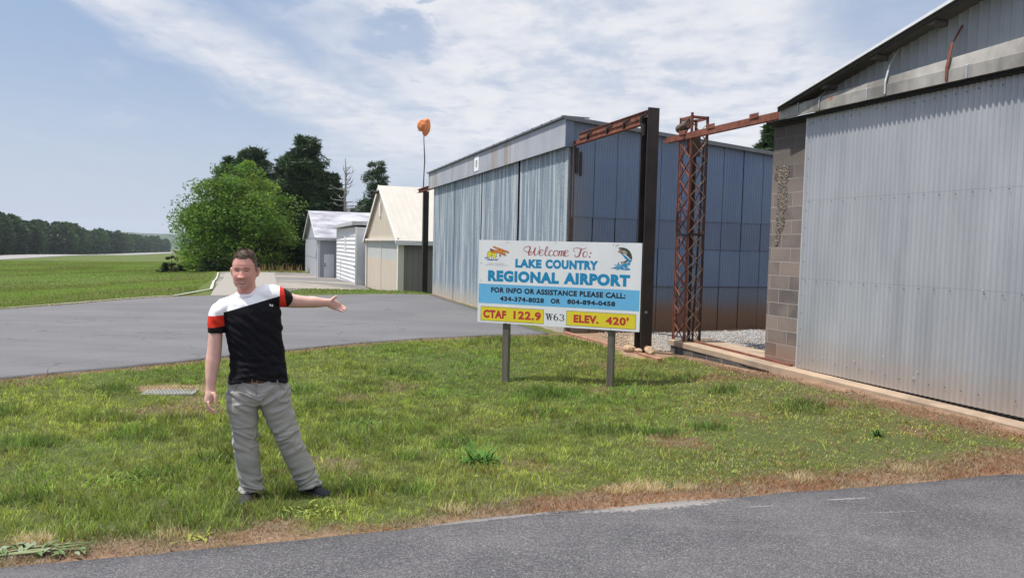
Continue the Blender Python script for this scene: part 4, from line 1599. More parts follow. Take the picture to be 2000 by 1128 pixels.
# ================================================================ the three small hangars far off
TH_S = math.atan2(-1, .36)
MAT_CREAM = material('cream ribbed sheet', m_ribbed((.56, .485, .385), (.36, .31, .25), .30))
MAT_CREAM_R = material('cream ribbed roof', m_ribbed((.46, .43, .375), (.35, .325, .285), .30, 1, .6))
MAT_GREYW = material('grey board siding', m_ribbed((.225, .205, .19), (.07, .065, .06), .26, 1, .9))
MAT_GREYM = material('pale grey ribbed sheet', m_ribbed((.40, .415, .45), (.27, .28, .31), .23))
MAT_GREYS = material('grey ribbed side', m_ribbed((.30, .31, .345), (.20, .21, .24), .23, 1))
MAT_TRIMW = simple('white trim', (.74, .73, .70), .6, 0, .05)
MAT_TRIMC = simple('cream trim', (.66, .61, .53), .6, 0, .06)


def m_mottled(nb, bs):
    o = nb.obj()
    n = nb.noise(nb.mapping(o, scale=(1, .5, 1)), 1.1, 5, .6)
    c = nb.ramp(n, [(.36, (.20, .20, .225)), (.52, (.36, .36, .39)), (.7, (.45, .45, .475))])
    setb(nb, bs, c, .6, .1)


def gable_roof(parent, W_, D, ze, zr, over, side, m, th=.06, trim=None):
    """two slopes with thickness over a gable W wide (x from -W to 0), ridge along y"""
    xm = -W_ / 2
    s = (zr - ze) / (W_ / 2)
    k = MB()
    for sg_ in (-1, 1):
        xe = xm + sg_ * (W_ / 2 + side)
        zE = ze - s * side
        a = [(xm, -over, zr), (xe, -over, zE), (xe, D, zE), (xm, D, zr)]
        k.add([(x, y, z) for x, y, z in a] + [(x, y, z + th) for x, y, z in a],
              [(0, 1, 2, 3), (4, 7, 6, 5), (0, 4, 5, 1), (1, 5, 6, 2), (2, 6, 7, 3), (3, 7, 4, 0)] if sg_ > 0 else
              [(3, 2, 1, 0), (5, 6, 7, 4), (1, 5, 4, 0), (2, 6, 5, 1), (3, 7, 6, 2), (0, 4, 7, 3)])
    r_ = k.build('roof', m, parent)
    if trim:
        k = MB()
        for sg_ in (-1, 1):
            xe = xm + sg_ * (W_ / 2 + side)
            zE = ze - s * side
            k.bar((xm, -over - .02, zr - .03), (xe, -over - .02, zE - .03), .04, .22, up=(0, 1, 0)) if False else \
                k.add([(xm, -over - .03, zr - .12), (xe, -over - .03, zE - .12), (xe, -over - .03, zE + th + .02), (xm, -over - .03, zr + th + .02),
                       (xm, -over - .004, zr - .12), (xe, -over - .004, zE - .12), (xe, -over - .004, zE + th + .02), (xm, -over - .004, zr + th + .02)],
                      [(0, 1, 2, 3), (4, 7, 6, 5), (3, 2, 6, 7), (0, 4, 5, 1)])
        for sg_ in (-1, 1):
            xe = xm + sg_ * (W_ / 2 + side)
            zE = ze - s * side
            k.box((min(xe, xe + sg_ * .03), -over, zE - .14), (max(xe, xe + sg_ * .03), D, zE + th))
        k.build('roof_trim', trim, r_)
    return r_


# cream one
cs = empty('cream_hangar', (-5.016, 32.6, 0), TH_S, 'cream gabled hangar with a pale ribbed roof beyond the long metal hangar', 'hangar')
W_, D_ = 9.4, 9.5
k = MB()
k.add([(-W_, .0, 1.97), (0, .0, 1.97), (-W_ / 2, .0, 4.53), (-W_, .05, 1.97), (0, .05, 1.97), (-W_ / 2, .05, 4.53)], [(0, 1, 2), (3, 5, 4), (0, 3, 4, 1), (1, 4, 5, 2), (2, 5, 3, 0)])
k.build('gable_wall', MAT_CREAM, cs)
for x0, x1 in ((-W_ + .30, -W_ / 2 - .03), (-W_ / 2 + .03, -.30)):
    k = MB()
    k.box((x0, .06, -.66), (x1, .12, 1.02))
    d_ = k.build('sliding_door', MAT_CREAM, cs)
    k = MB()
    k.box((x0, .065, 1.02), (x1, .115, 1.90))
    k.build('light_panel', material('translucent blue sheet', m_ribbed((.47, .49, .46), (.37, .39, .37), .36)), d_)
k = MB()
k.box((-W_, -.02, -.75), (-W_ + .28, .2, 1.97))
k.box((-.28, -.02, -.75), (.02, .24, 1.97))
k.box((-W_ / 2 - .028, .03, -.66), (-W_ / 2 + .028, .13, 1.9))
k.box((-W_ - .1, -.1, 1.90), (.1, .0, 2.02))
k.build('door_frame', MAT_TRIMC, cs)
k = MB()
k.box((-.06, .24, -.75), (-.03, D_, 1.93))
k.box((-W_ + .03, .24, -.75), (-W_ + .06, D_, 1.93))
k.box((-W_, D_ - .05, -.75), (0, D_, 2.0))
k.build('side_wall', MAT_GREYW, cs)
gable_roof(cs, W_, D_, 1.97, 4.58, .12, .20, MAT_CREAM_R, .05, MAT_TRIMW)
k = MB()
k.box((-W_ / 2 - .15, -.06, 3.1), (-W_ / 2 + .15, -.003, 3.75))
k.build('vent', MAT_TRIMW, cs)
k = MB()
k.tube([(-W_ / 2 + .3, -.4, 4.25), (-W_ / 2 + .3, -.05, 4.3)], [.09, .07], 8)
k.build('flood_lamp', MAT_BLACK, cs)

# white clapboard one
ws = empty('white_clapboard_hangar', (-8.85, 42.2, 0), TH_S, 'small white clapboard hangar with a flat roof, between the cream and the grey hangars', 'hangar')
W_, D_ = 9.3, 7.5
k = MB()
nb_ = 14
for i in range(nb_):
    z0 = -.76 + i * (3.42 / nb_)
    z1 = z0 + 3.42 / nb_ + .02
    k.prism_x([(-.085, z0), (-.035, z1), (.0, z1), (.0, z0)], -W_ + .05, -.12)
k.build('clapboard_door', simple('white clapboard', (.68, .68, .675), .6, 0, .06, 2), ws)
k = MB()
k.box((-W_, .0, -.78), (0, D_, 2.66))
k.build('walls', simple('pale grey wall', (.56, .575, .59), .7, 0, .1, 1.5), ws)
for a_, c_ in (((-.119, -.10, -.78), (.015, -.001, 2.66)), ((-W_, -.10, -.78), (-W_ + .049, -.001, 2.66)), ((-7.0, -.105, -.70), (-6.85, -.03, .72))):
    k = MB()
    k.box(a_, c_)
    k.build('corner_trim', MAT_TRIMW, ws)
k = MB()
k.add([(-W_ - .7, -.42, 2.70), (.05, -.30, 2.78), (.25, D_, 2.78), (-W_ - .7, D_, 2.70), (-W_ - .7, -.42, 2.86), (.05, -.30, 2.99), (.25, D_, 2.99), (-W_ - .7, D_, 2.86)],
      [(0, 3, 2, 1), (4, 5, 6, 7), (0, 1, 5, 4), (1, 2, 6, 5), (2, 3, 7, 6), (3, 0, 4, 7)])
k.build('flat_roof', simple('grey flat roof', (.42, .43, .44), .8, 0, .1), ws)
k = MB()
k.box((-4.9, -.105, 1.35), (-4.35, -.05, 2.15))
nbp = k.build('number_board', MAT_WHITE, ws)
text_obj('number', "1", -4.72, -4.55, 1.5, 2.0, -.108, simple('grey numeral', (.35, .35, .36), .6), nbp, .01)
k = MB()
k.tube([(-.05, -.09, .42), (-.05, -.15, .42)], [.05, .04], 8)
k.build('door_knob', MAT_BLACK, ws)

# grey one
gs = empty('grey_hangar', (-13.56, 51.9, 0), TH_S, 'pale grey gabled hangar with mottled roof and white side door, farthest of the row', 'hangar')
W_, D_ = 11.3, 12.0
k = MB()
k.add([(-W_, .0, 2.05), (0, .0, 2.05), (-W_ / 2, .0, 4.08), (-W_, .05, 2.05), (0, .05, 2.05), (-W_ / 2, .05, 4.08)], [(0, 1, 2), (3, 5, 4), (0, 3, 4, 1), (1, 4, 5, 2), (2, 5, 3, 0)])
k.build('gable_wall', MAT_GREYM, gs)
k = MB()
k.box((-W_ + .1, -.08, -.78), (-.55, -.01, 2.0))
gd = k.build('sliding_door', MAT_GREYM, gs)
k = MB()
k.box((-.54, -.07, -.78), (-.46, -.02, 2.0))
k.box((-W_ + .1, -.085, .60), (-.6, -.081, .64))
k.build('door_gap', simple('dark seam', (.16, .165, .18), .8), gd)
k = MB()
for i, (a, c) in enumerate((((-.95, .62), (-.95, .62)),)):
    for (a_, c_) in (((-.90, .58), (-.90, 1.14)), ((-1.35, .76), (-.76, .76)), ((-1.35, .76), (-.90, 1.14))):
        stroke(k, [a_, c_], .08, -.086, slant=False)
k.build('number', M_BLK, gd)
k = MB()
k.box((-W_, .05, -.82), (0, .12, 2.05))
k.box((-.08, .12, -.82), (0, D_, 2.05))
k.box((-W_, .12, -.82), (-W_ + .08, D_, 2.05))
k.box((-W_, D_ - .08, -.82), (0, D_ - .001, 2.05))
k.build('walls', MAT_GREYS, gs)
k = MB()
k.box((-.45, -.06, -.82), (.02, .049, 2.05))
k.box((.001, -.05, -.82), (.025, .10, 2.05))
k.build('corner_trim', simple('light grey trim', (.52, .53, .56), .6), gs)
k = MB()
k.box((.004, .36, -.74), (.04, 1.06, .92))
sd = k.build('side_door', simple('white door', (.62, .63, .66), .6, 0, .04), gs)
k = MB()
k.tube([(.045, .43, .12), (.12, .43, .12)], [.05, .045], 8)
k.tube([(.045, .43, .26), (.09, .43, .26)], [.045, .04], 8)
k.build('door_knob', MAT_BLACK, sd)
gable_roof(gs, W_, D_, 2.09, 4.10, .25, .18, material('mottled zinc roof', m_mottled), .05, simple('pale trim', (.52, .52, .53), .6))
k = MB()
k.box((-W_ / 2 - .10, -.04, 2.8), (-W_ / 2 + .10, -.003, 3.45))
k.build('vent', MAT_TRIMW, gs)

# ================================================================ windsock
wk = empty('windsock', (-3.72, 30.52, 4.08), 0, 'limp orange windsock on a thin rod above the far steel post', 'windsock')
k = MB()
k.tube([(0, 0, -.03), (.02, 0, .7), (.035, 0, 1.1), (-.01, 0, 1.9), (-.02, 0, 2.3)], [.025, .022, .026, .018, .016], 8)
k.build('rod', simple('dark rod', (.05, .05, .06), .6), wk)
k = MB()


def cloth(path, rad, ph, n=30):
    P = smooth_line(path, 5)
    rr = np.interp(np.linspace(0, 1, len(P)), np.linspace(0, 1, len(rad)), rad)
    vs = []
    for i, p in enumerate(P):
        t = (P[min(i + 1, len(P) - 1)] - P[max(i - 1, 0)])
        t /= np.linalg.norm(t)
        a = np.cross(t, (0, 1, 0))
        for j in range(n):
            f = 2 * math.pi * j / n
            r = rr[i] * (1 + .13 * math.sin(4 * f + i * .2 + ph) + .08 * math.sin(9 * f - i * .3))
            vs.append(p + a * math.cos(f) * r + np.array((0, 1, 0)) * math.sin(f) * r * .9)
    m = len(P)
    k.add(vs, [(i * n + j, i * n + (j + 1) % n, (i + 1) * n + (j + 1) % n, (i + 1) * n + j) for i in range(m - 1) for j in range(n)])
    k.add(vs[:n], [tuple(range(n))])
    k.add(vs[-n:], [tuple(range(n - 1, -1, -1))])


cloth([(.02, 0, 2.76), (.055, 0, 2.70), (.075, 0, 2.52), (.065, 0, 2.32), (.03, 0, 2.16), (.01, 0, 2.08)], [.05, .14, .155, .15, .11, .04], 0.)
cloth([(-.13, -.03, 2.27), (-.125, -.03, 2.40), (-.08, -.02, 2.55), (.01, 0, 2.68)], [.07, .15, .175, .13], 1.4)


def m_sock(nb, bs):
    n = nb.noise(nb.obj(), 5, 4, .6)
    c = nb.ramp(n, [(.3, (.56, .16, .05)), (.7, (.78, .30, .11))])
    setb(nb, bs, c, .8)


k.build('sock', material('orange cloth', m_sock), wk, smooth=True)

# ================================================================ small things on the ground
def m_stone(nb, bs):
    o = nb.obj()
    oi = nb.new('ShaderNodeObjectInfo').outputs['Random']
    n = nb.noise(o, 9, 6, .65)
    c = nb.ramp(n, [(.3, (.30, .19, .11)), (.55, (.50, .36, .23)), (.75, (.62, .52, .40))])
    c = nb.mix(nb.smooth(oi, .3, .9), c, nb.mix(.6, c, (.34, .17, .10)))
    setb(nb, bs, c, .9, normal=nb.bump(n, .5, .02))


MAT_STONE = material('tan field stone', m_stone)


def stone(label, x, y, sx, sy, sz, seed, rz):
    bm = bmesh.new()
    bmesh.ops.create_icosphere(bm, subdivisions=4, radius=1)
    rs = np.random.default_rng(seed)
    pl = [(Vector(rs.normal(size=3)).normalized(), rs.uniform(.62, .92)) for _ in range(11)]
    for v in bm.verts:
        for nrm, d in pl:
            q = v.co.dot(nrm)
            if q > d:
                v.co -= nrm * (q - d) * .9
        v.co *= 1 + .04 * math.sin(9 * v.co.x + seed) * math.sin(8 * v.co.y)
        v.co = Vector((v.co.x * sx, v.co.y * sy, v.co.z * sz))
    me = bpy.data.meshes.new('field_stone')
    bm.to_mesh(me)
    bm.free()
    o = link_mesh('field_stone', me, MAT_STONE)
    o.location = (x, y, hz(x, y) + sz * .55)
    o.rotation_euler = (0, 0, rz)
    return tag(o, label, 'stone', 'stones at the foot of the black post')


stone('broad reddish stone left of the black post foot', 2.06, 12.80, .115, .10, .085, 3, .2)
stone('small flat pale stone between its two neighbours', 2.20, 12.72, .075, .07, .05, 8, .5)
stone('tan stone leaning on the black post foot, highest', 2.345, 12.86, .095, .09, .10, 14, 1.1)
stone('pale angular stone at the right front of the post foot', 2.385, 12.68, .095, .085, .085, 21, 2.0)

# gravel heap: countless small stones
gx, gy = RG.uniform(1.9, 7.0, 70000), RG.uniform(11.8, 17.2, 70000)
_d, _di, _gv = ground_masks(gx, gy)
keep = (_gv > .5) & (strip_dist(gx, gy) < -.9 + 3 * ((gx - O_H[0]) * E_H[0] + (gy - O_H[1]) * E_H[1] > 2.95))
sparse = (_di > .5) & (_gv < .5) & (RG.random(len(gx)) < .22)
keep |= sparse & (strip_dist(gx, gy) < 20) & (gx < 3.2)
loc_y = -((gx - O_H[0]) * N_H[0] + (gy - O_H[1]) * N_H[1])
along_ = (gx - O_H[0]) * E_H[0] + (gy - O_H[1]) * E_H[1]
keep &= ~((along_ < 2.95) & (loc_y < .5))
gx, gy = gx[keep], gy[keep]
n = len(gx)
sz = RG.uniform(.009, .022, n) * np.where(RG.random(n) < .1, 1.5, 1)
octv = np.array([(1, 0, 0), (0, 1, 0), (-1, 0, 0), (0, -1, 0), (0, 0, 1), (0, 0, -1)], float)
octf = np.array([(0, 1, 4), (1, 2, 4), (2, 3, 4), (3, 0, 4), (1, 0, 5), (2, 1, 5), (3, 2, 5), (0, 3, 5)])
V = octv[None] * (sz[:, None, None] * RG.uniform(.6, 1.25, (n, 6, 1)))
th = RG.uniform(0, 6.28, n)
ti = RG.uniform(-.6, .6, n)
x_, y_, z_ = V[..., 0], V[..., 1], V[..., 2] * .8
z_, x_ = z_ * np.cos(ti)[:, None] - x_ * np.sin(ti)[:, None], x_ * np.cos(ti)[:, None] + z_ * np.sin(ti)[:, None]
V = np.stack([x_ * np.cos(th)[:, None] - y_ * np.sin(th)[:, None], x_ * np.sin(th)[:, None] + y_ * np.cos(th)[:, None], z_], -1)
V += np.stack([gx, gy, HT(gx, gy) + sz * .4], -1)[:, None]
F = octf[None] + (np.arange(n) * 6)[:, None, None]
cr = RG.random(n)[:, None]
cg = np.where(cr < .55, np.array((.23, .235, .24)), np.where(cr < .75, np.array((.40, .40, .39)), np.array((.30, .24, .175)))) * RG.uniform(.65, 1.2, (n, 1))
warm = sstep(3.2 - gx, 0, .9)[:, None]
cg = cg * (1 - warm * .7) + np.array((.42, .31, .20)) * RG.uniform(.7, 1.2, (n, 1)) * warm * .7


def m_vcol(rough=.9, trans=0.):
    def fn(nb, bs):
        c = nb.attr('Col', 'Color')
        setb(nb, bs, c, rough, spec=.2)
        if trans:
            t = nb.new('ShaderNodeBsdfTranslucent')
            nb.put(t.inputs['Color'], nb.mix(.5, c, nb.mix(1., c, (1.6, 1.5, .5, 1), 'MULTIPLY')))
            mx = nb.new('ShaderNodeMixShader')
            mx.inputs[0].default_value = trans
            nb.l.new(bs.outputs[0], mx.inputs[1])
            nb.l.new(t.outputs[0], mx.inputs[2])
            out = [q for q in nb.n if q.type == 'OUTPUT_MATERIAL'][0]
            nb.l.new(mx.outputs[0], out.inputs['Surface'])
    return fn


gravel = np_mesh('gravel', V.reshape(-1, 3), F.reshape(-1, 3), material('crushed stone', m_vcol()), cols=np.repeat(cg, 6, 0))
tag(gravel, 'grey crushed stone between the two hangars', 'gravel', kind='stuff')

# storm drain in the lawn
dx_, dy_, da = -4.28, 9.27, .17
dn = empty('storm_drain', (dx_, dy_, hz(dx_, dy_) - .012), da, 'pale metal drain grate in bare earth, left of the standing man', 'drain')
k = MB()
gw, gh = .27, .13
for i in range(15):
    x = -gw + i * (2 * gw / 14)
    k.box((x - .007, -gh, .0), (x + .007, gh, .03))
k.build('bars', simple('pale zinc bars', (.40, .40, .385), .55, .2, .12), dn)
k = MB()
for y in (-gh - .02, -.05, .05, gh + .005):
    k.box((-gw - .02, y, .004), (gw + .02, y + .016, .033))
for x in (-gw - .035, gw + .02):
    k.box((x, -gh - .02, .003), (x + .015, gh + .021, .032))
k.build('rim', simple('zinc rim', (.33, .32, .30), .55, .2, .12), dn)
k = MB()
k.box((-gw, -gh, -.35), (gw, gh, -.02))
k.build('pit', MAT_DARK, dn)

# ================================================================ grass
MAT_BLADE = material('grass blades', m_vcol(.55, .35))
PAL = dict(dark=(.070, .125, .030), mid=(.132, .212, .040), lime=(.265, .285, .066), straw=(.50, .41, .26), brown=(.21, .125, .082), rust=(.30, .150, .085))
PAL = {k_: np.array(v_) * (1.52 if k_ in ('dark', 'mid', 'lime') else 1.08) for k_, v_ in PAL.items()}


def blades(name, x, y, h, w, lean, col, label, cat=None):
    n = len(x)
    z = HT(x, y) - .004
    yaw = RG.uniform(0, 2 * math.pi, n)
    ld = RG.uniform(0, 2 * math.pi, n)
    ax = np.stack([np.cos(yaw), np.sin(yaw), np.zeros(n)], -1) * (w / 2)[:, None]
    L = np.stack([np.cos(ld), np.sin(ld), np.zeros(n)], -1)
    base = np.stack([x, y, z], -1)
    up = np.array((0, 0, 1.))
    m1 = base + up * (h * .55 * np.cos(lean * .5))[:, None] + L * (h * .55 * np.sin(lean * .5))[:, None]
    tip = m1 + up * (h * .45 * np.cos(lean))[:, None] + L * (h * .45 * np.sin(lean))[:, None]
    V = np.stack([base - ax, base + ax, m1 - ax * .7, m1 + ax * .7, tip], 1)
    F = np.array([(0, 1, 3), (0, 3, 2), (2, 3, 4)])[None] + (np.arange(n) * 5)[:, None, None]
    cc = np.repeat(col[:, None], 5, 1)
    cc[:, 0:2] *= .78                       # blade bases are coloured darker than the rest of the blade
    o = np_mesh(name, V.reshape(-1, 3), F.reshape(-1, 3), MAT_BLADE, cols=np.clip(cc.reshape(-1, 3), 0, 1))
    return tag(o, label, cat, kind='stuff')


def lawn_mask(x, y):
    m = y > pline(ROAD_EDGE, x) + .015
    up = np.where(x < 1.3, pline(TAXI_NEAR, x) - .03, np.interp(x, [1.25, 1.75, 1.95, 2.35, 2.85, 3.0], [14.75, 13.3, 12.4, 12.1, 12.6, 12.7]))
    m &= y < up
    m &= (strip_dist(x, y) > .02) | (x < 2.6)
    m &= np.abs(x / np.maximum(y, .1)) < 1.7
    return m


N_T = 1300000
x = RG.uniform(-12, 8.6, N_T)
y = RG.uniform(2.4, 15.7, N_T)
dist = np.hypot(x, y)
area = 20.6 * 13.3
dens = np.interp(dist, [3, 5.5, 8, 12, 16], [3900, 3500, 2700, 1900, 1300])
keep = lawn_mask(x, y) & (RG.random(N_T) < dens / (N_T / area))
x, y, dist = x[keep], y[keep], dist[keep]
dry, dirt, gv = ground_masks(x, y)
keep = RG.random(len(x)) < (1 - dry * .30) * (1 - dirt * .93)
x, y, dist, dry = x[keep], y[keep], dist[keep], dry[keep]
n = len(x)
s1 = fbm(x, y, 1.6, 61)
s2 = fbm(x, y, .45, 66)
s3 = fbm(x, y, 3.0, 71)
# tall dark clumps of coarse grass where the photograph shows them
CL = [(1.02, 7.55, .42), (1.55, 7.4, .30), (2.05, 7.6, .26), (3.5, 8.5, .55), (2.9, 9.6, .4), (.28, 8.5, .45), (-.95, 7.3, .25), (-.55, 7.0, .3), (-2.75, 5.75, .36),
      (-5.0, 9.2, .4), (-2.9, 9.8, .4), (-1.75, 7.9, .3), (-1.65, 11.2, .5), (-2.4, 6.2, .4), (-.9, 6.4, .22), (-1.1, 5.3, .22), (-.7, 5.35, .25), (.5, 9.9, .6), (1.9, 10.9, .5),
      (-3.6, 7.2, .5), (-4.4, 6.6, .5), (-5.6, 7.8, .6), (-2.2, 8.9, .5), (2.6, 10.6, .4), (-3.3, 5.0, .3), (-4.2, 5.4, .35)]
clump = np.zeros(n)
for cx, cy, cr in CL:
    d = np.hypot(x - cx, (y - cy) * 1.2) / cr + (s2 - .5) * 1.1
    clump = np.maximum(clump, 1 - sstep(d, .45, 1.05))
clump = np.maximum(clump, sstep(s1, .56, .70) * .75 * sstep(2.5 - x + (y - 6) * .3, -.5, 1.5))
h = RG.uniform(.022, .050, n) * (.75 + .7 * s2) + clump * RG.uniform(.015, .075, n) * (RG.random(n) < .72)
h += (RG.random(n) < .02) * RG.uniform(.03, .08, n)
# grass grows in tufts: neighbours share height, tone and lean
tc = np.floor((x + .03 * np.sin(y * 40)) / .075).astype(int) * 7919 + np.floor((y + .03 * np.sin(x * 37)) / .075).astype(int) * 104729
_tr = np.random.default_rng(3).random((4096, 3))
tuft = _tr[tc % 4096]
tc2 = np.floor(x / .19 + .3 * np.sin(y * 9)).astype(int) * 6151 + np.floor(y / .19 + .3 * np.sin(x * 8)).astype(int) * 3571
tuft2 = _tr[tc2 % 4096]
h *= (.55 + .95 * tuft[:, 0]) * (.7 + .6 * tuft2[:, 0])
matted = sstep(x + (s1 - .5) * 2 - np.interp(y, [4, 8, 12], [-.2, .8, 2.2]), 0, 1.6) * (1 - clump)
h *= 1 - .28 * matted
lean = np.clip(RG.uniform(.10, .9, n) + tuft[:, 1] * .5 + matted * .35, .1, 1.45)
w = np.interp(dist, [3, 6, 10, 16], [.0052, .0062, .0082, .0115]) * RG.uniform(.7, 1.3, n) * (1 + clump * .3)
t = RG.random(n)
col = np.empty((n, 3))
col[:] = PAL['mid']
limy = sstep(s1 * .5 + s3 * .5, .36, .60)[:, None]
col = col * (1 - .75 * limy) + PAL['lime'] * .75 * limy
olive = np.maximum(sstep(fbm(x, y, .8, 77), .48, .66) * sstep(x, -3.5, 1.5), sstep(fbm(x, y, .5, 78), .52, .7) * .7)[:, None]
col = col * (1 - .36 * olive) + np.array((.235, .205, .085)) * .36 * olive
col = col * (1 - clump[:, None] * .8) + PAL['dark'] * clump[:, None] * .8
col *= RG.uniform(.72, 1.32, (n, 1)) * (.62 + .76 * tuft[:, 2:3]) * (.75 + .5 * tuft2[:, 2:3])
dead = RG.random(n) < (.075 + dry * .88 + .14 * sstep(s2, .45, .75) * sstep(x, -4, 2) + .06 * sstep(x, 0, 4))
redz = sstep(fbm(x, y, .9, 81) + np.interp(x, [-6, -.5, 1.2, 6], [-.18, -.06, .12, .12]), .46, .60)
kk = RG.random(n)
dc = np.where((kk < redz * .75)[:, None], np.where((t < .5)[:, None], PAL['brown'], PAL['rust']), np.where((t < .72)[:, None], np.where((t < .36)[:, None], PAL['straw'] * .62, np.array((.25, .20, .155))), PAL['brown']))
dead |= RG.random(n) < matted * .27
lm = (matted * .75 * (RG.random(n) < .6))[:, None]
col = col * (1 - lm) + PAL['lime'] * (.72 + .86 * tuft[:, 2:3]) * lm
col[dead] = (dc * RG.uniform(.7, 1.25, (n, 1)))[dead]
lean = np.where(dead & (dry > .3), RG.uniform(.95, 1.55, n), lean)
h = np.where(dead & (dry > .3), RG.uniform(.025, .07, n), h * (1 - .35 * dry))
# the man's shoes press the grass down
for fx, fy in ((-1.81, 5.22), (-1.44, 5.27)):
    pr = np.hypot((x - fx) / .17, (y - fy + .10) / .19) + (s2 - .5) * .8 < 1
    h = np.where(pr, np.minimum(h, .028), h)
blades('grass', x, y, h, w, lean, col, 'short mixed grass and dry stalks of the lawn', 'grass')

# thicker fringe of straw along the near road, and pale dead tufts
n = 26000
x = RG.uniform(-7, 7.5, n)
off = np.abs(RG.normal(0, .22, n)) + .0
y = pline(ROAD_EDGE, x) + off - .02
pn = fbm(x, y, .5, 91)
keep = (RG.random(n) < sstep(pn + np.interp(x, [-4, -1, 0, 1, 2.2, 6], [.12, .02, .0, .12, .10, .12]), .42, .62))
x, y = x[keep], y[keep]
n = len(x)
tn = fbm(x, y, .8, 81) + np.interp(x, [-6, -.5, 1.2, 6], [-.16, -.05, .10, .12])
col = np.where((RG.random(n) < sstep(tn, .46, .6) * .7)[:, None], PAL['rust'], np.where((RG.random(n) < .55)[:, None], PAL['straw'] * .68, np.array((.26, .21, .165)))) * RG.uniform(.6, 1.25, (n, 1))
blades('dry_grass', x, y, RG.uniform(.025, .075, n), RG.uniform(.003, .006, n), RG.uniform(.9, 1.55, n), col, 'dry straw and rusty dead grass along the road edge', 'dry grass')
tx, ty, th_ = [], [], []
for cx, cy, cr, cn in ((1.02, 5.42, .17, 420), (.80, 5.32, .10, 160), (1.32, 5.42, .08, 130), (-2.72, 4.18, .11, 240), (-2.0, 4.35, .10, 120), (-.35, 4.85, .10, 120), (2.3, 5.7, .12, 160), (3.3, 6.0, .14, 160)):
    a = RG.uniform(0, 6.28, cn)
    r_ = cr * np.sqrt(RG.random(cn))
    tx.append(cx + r_ * np.cos(a)), ty.append(cy + r_ * np.sin(a) * .7)
x, y = np.concatenate(tx), np.concatenate(ty)
n = len(x)
blades('dead_tufts', x, y, RG.uniform(.05, .11, n), RG.uniform(.003, .0055, n), RG.uniform(.3, 1.3, n), PAL['straw'] * RG.uniform(.8, 1.35, (n, 1)), 'pale dead grass tufts beside the road', 'dead grass')

# the field beyond the taxiway and the bank before the cream hangar
n = 330000
y = 14 + 176 * RG.random(n) ** 2.1
x = RG.uniform(-.95, np.interp(y, [14, 58, 70, 190], [-.02, -.1, -.36, -.36]), n) * y
fy = pline(sorted(TAXI_FAR), x)
fld = (y > fy + .15) & (x < -11.35 - (y - 26.3) * .375) | ((x < -10.7) & (y > fy + .15) & (y < 26.3))
bank = inside(x, y, [(-10.4, 30.1), (-7.6, 27.35), (-4.8, 27.95), (-3.2, 28.6), (-3.9, 32.2), (-5.0, 32.4), (-8.0, 31.7)])
keep = fld | bank
x, y = x[keep], y[keep]
n = len(x)
s1 = fbm(x, y, 6, 101)
s2 = fbm(x, y, 1.4, 105)
ds_ = seg_dist(x, y, TAXI_FAR)
deadp = np.clip(.08 + .6 * (1 - sstep(ds_, .1, 1.0)) + .2 * sstep(s2, .55, .75), 0, 1)
col = PAL['mid'] * (1 - sstep(s1, .35, .65))[:, None] + np.array((.150, .195, .042)) * sstep(s1, .35, .65)[:, None]
col = col * RG.uniform(.75, 1.3, (n, 1))
dd = RG.random(n) < deadp
col[dd] = (PAL['straw'] * .55 + PAL['brown'] * .3) * RG.uniform(.7, 1.2, (dd.sum(), 1))
blades('field_grass', x, y, RG.uniform(.04, .10, n) * np.interp(y, [14, 70, 190], [.8, 1.5, 2.6]), np.interp(y, [14, 30, 70, 190], [.012, .024, .05, .16]) * RG.uniform(.7, 1.3, n),
       RG.uniform(.2, 1.2, n), col, 'green field grass beyond the taxiway', 'field grass')
n = 300
x = RG.uniform(-21.5, -12.5, n)
y = 57.5 + (x + 21.5) * .12 + RG.normal(0, .5, n)
blades('tall_dry_grass', x, y, RG.uniform(.3, .95, n), RG.uniform(.02, .05, n), RG.uniform(.1, .6, n), np.array((.33, .24, .12)) * RG.uniform(.6, 1.2, (n, 1)), 'tall tan grass stalks at the far end of the apron', 'tall grass')


# ================================================================ weeds
def leaf(mb, p, az, ln, wd, rise, droop, mi=0, n=5):
    p = Vector(p)
    d = Vector((math.cos(az), math.sin(az), 0))
    s = Vector((-math.sin(az), math.cos(az), 0))
    vs = []
    for i in range(n + 1):
        t = i / n
        c = p + d * (ln * t) + Vector((0, 0, ln * (rise * t - droop * t * t)))
        ww = wd * math.sin(math.pi * min(1, (t * .86 + .10))) ** .8 * .5
        vs += [c + s * ww + Vector((0, 0, ww * .35)), c, c - s * ww + Vector((0, 0, ww * .35))]
    fs = []
    for i in range(n):
        a = i * 3
        fs += [(a, a + 1, a + 4, a + 3), (a + 1, a + 2, a + 5, a + 4)]
    mb.add(vs, fs, mi)


def weed(name, label, cat, x, y, n, ln, wd, col, rise=(.5, 1.4), droop=.5, spread=.04, stems=0, var=.25):
    k = MB()
    z = hz(x, y)
    for i in range(n):
        a = random.uniform(0, 6.28)
        leaf(k, (random.gauss(0, spread), random.gauss(0, spread), 0), a, ln * random.uniform(.55, 1.15), wd * random.uniform(.7, 1.2), random.uniform(*rise), droop)
    for i in range(stems):
        a = random.uniform(0, 6.28)
        k.tube([(0, 0, 0), (math.cos(a) * ln * .6, math.sin(a) * ln * .6, ln * random.uniform(.1, .5))], [.006, .003], 5)
    mw = simple(label[:28], col, .85, 0, var, 14)
    mw.node_tree.nodes['Principled BSDF'].inputs['Specular IOR Level'].default_value = .15
    o = k.build(name, mw, None, smooth=True)
    o.location = (x, y, z)
    return tag(o, label, cat)


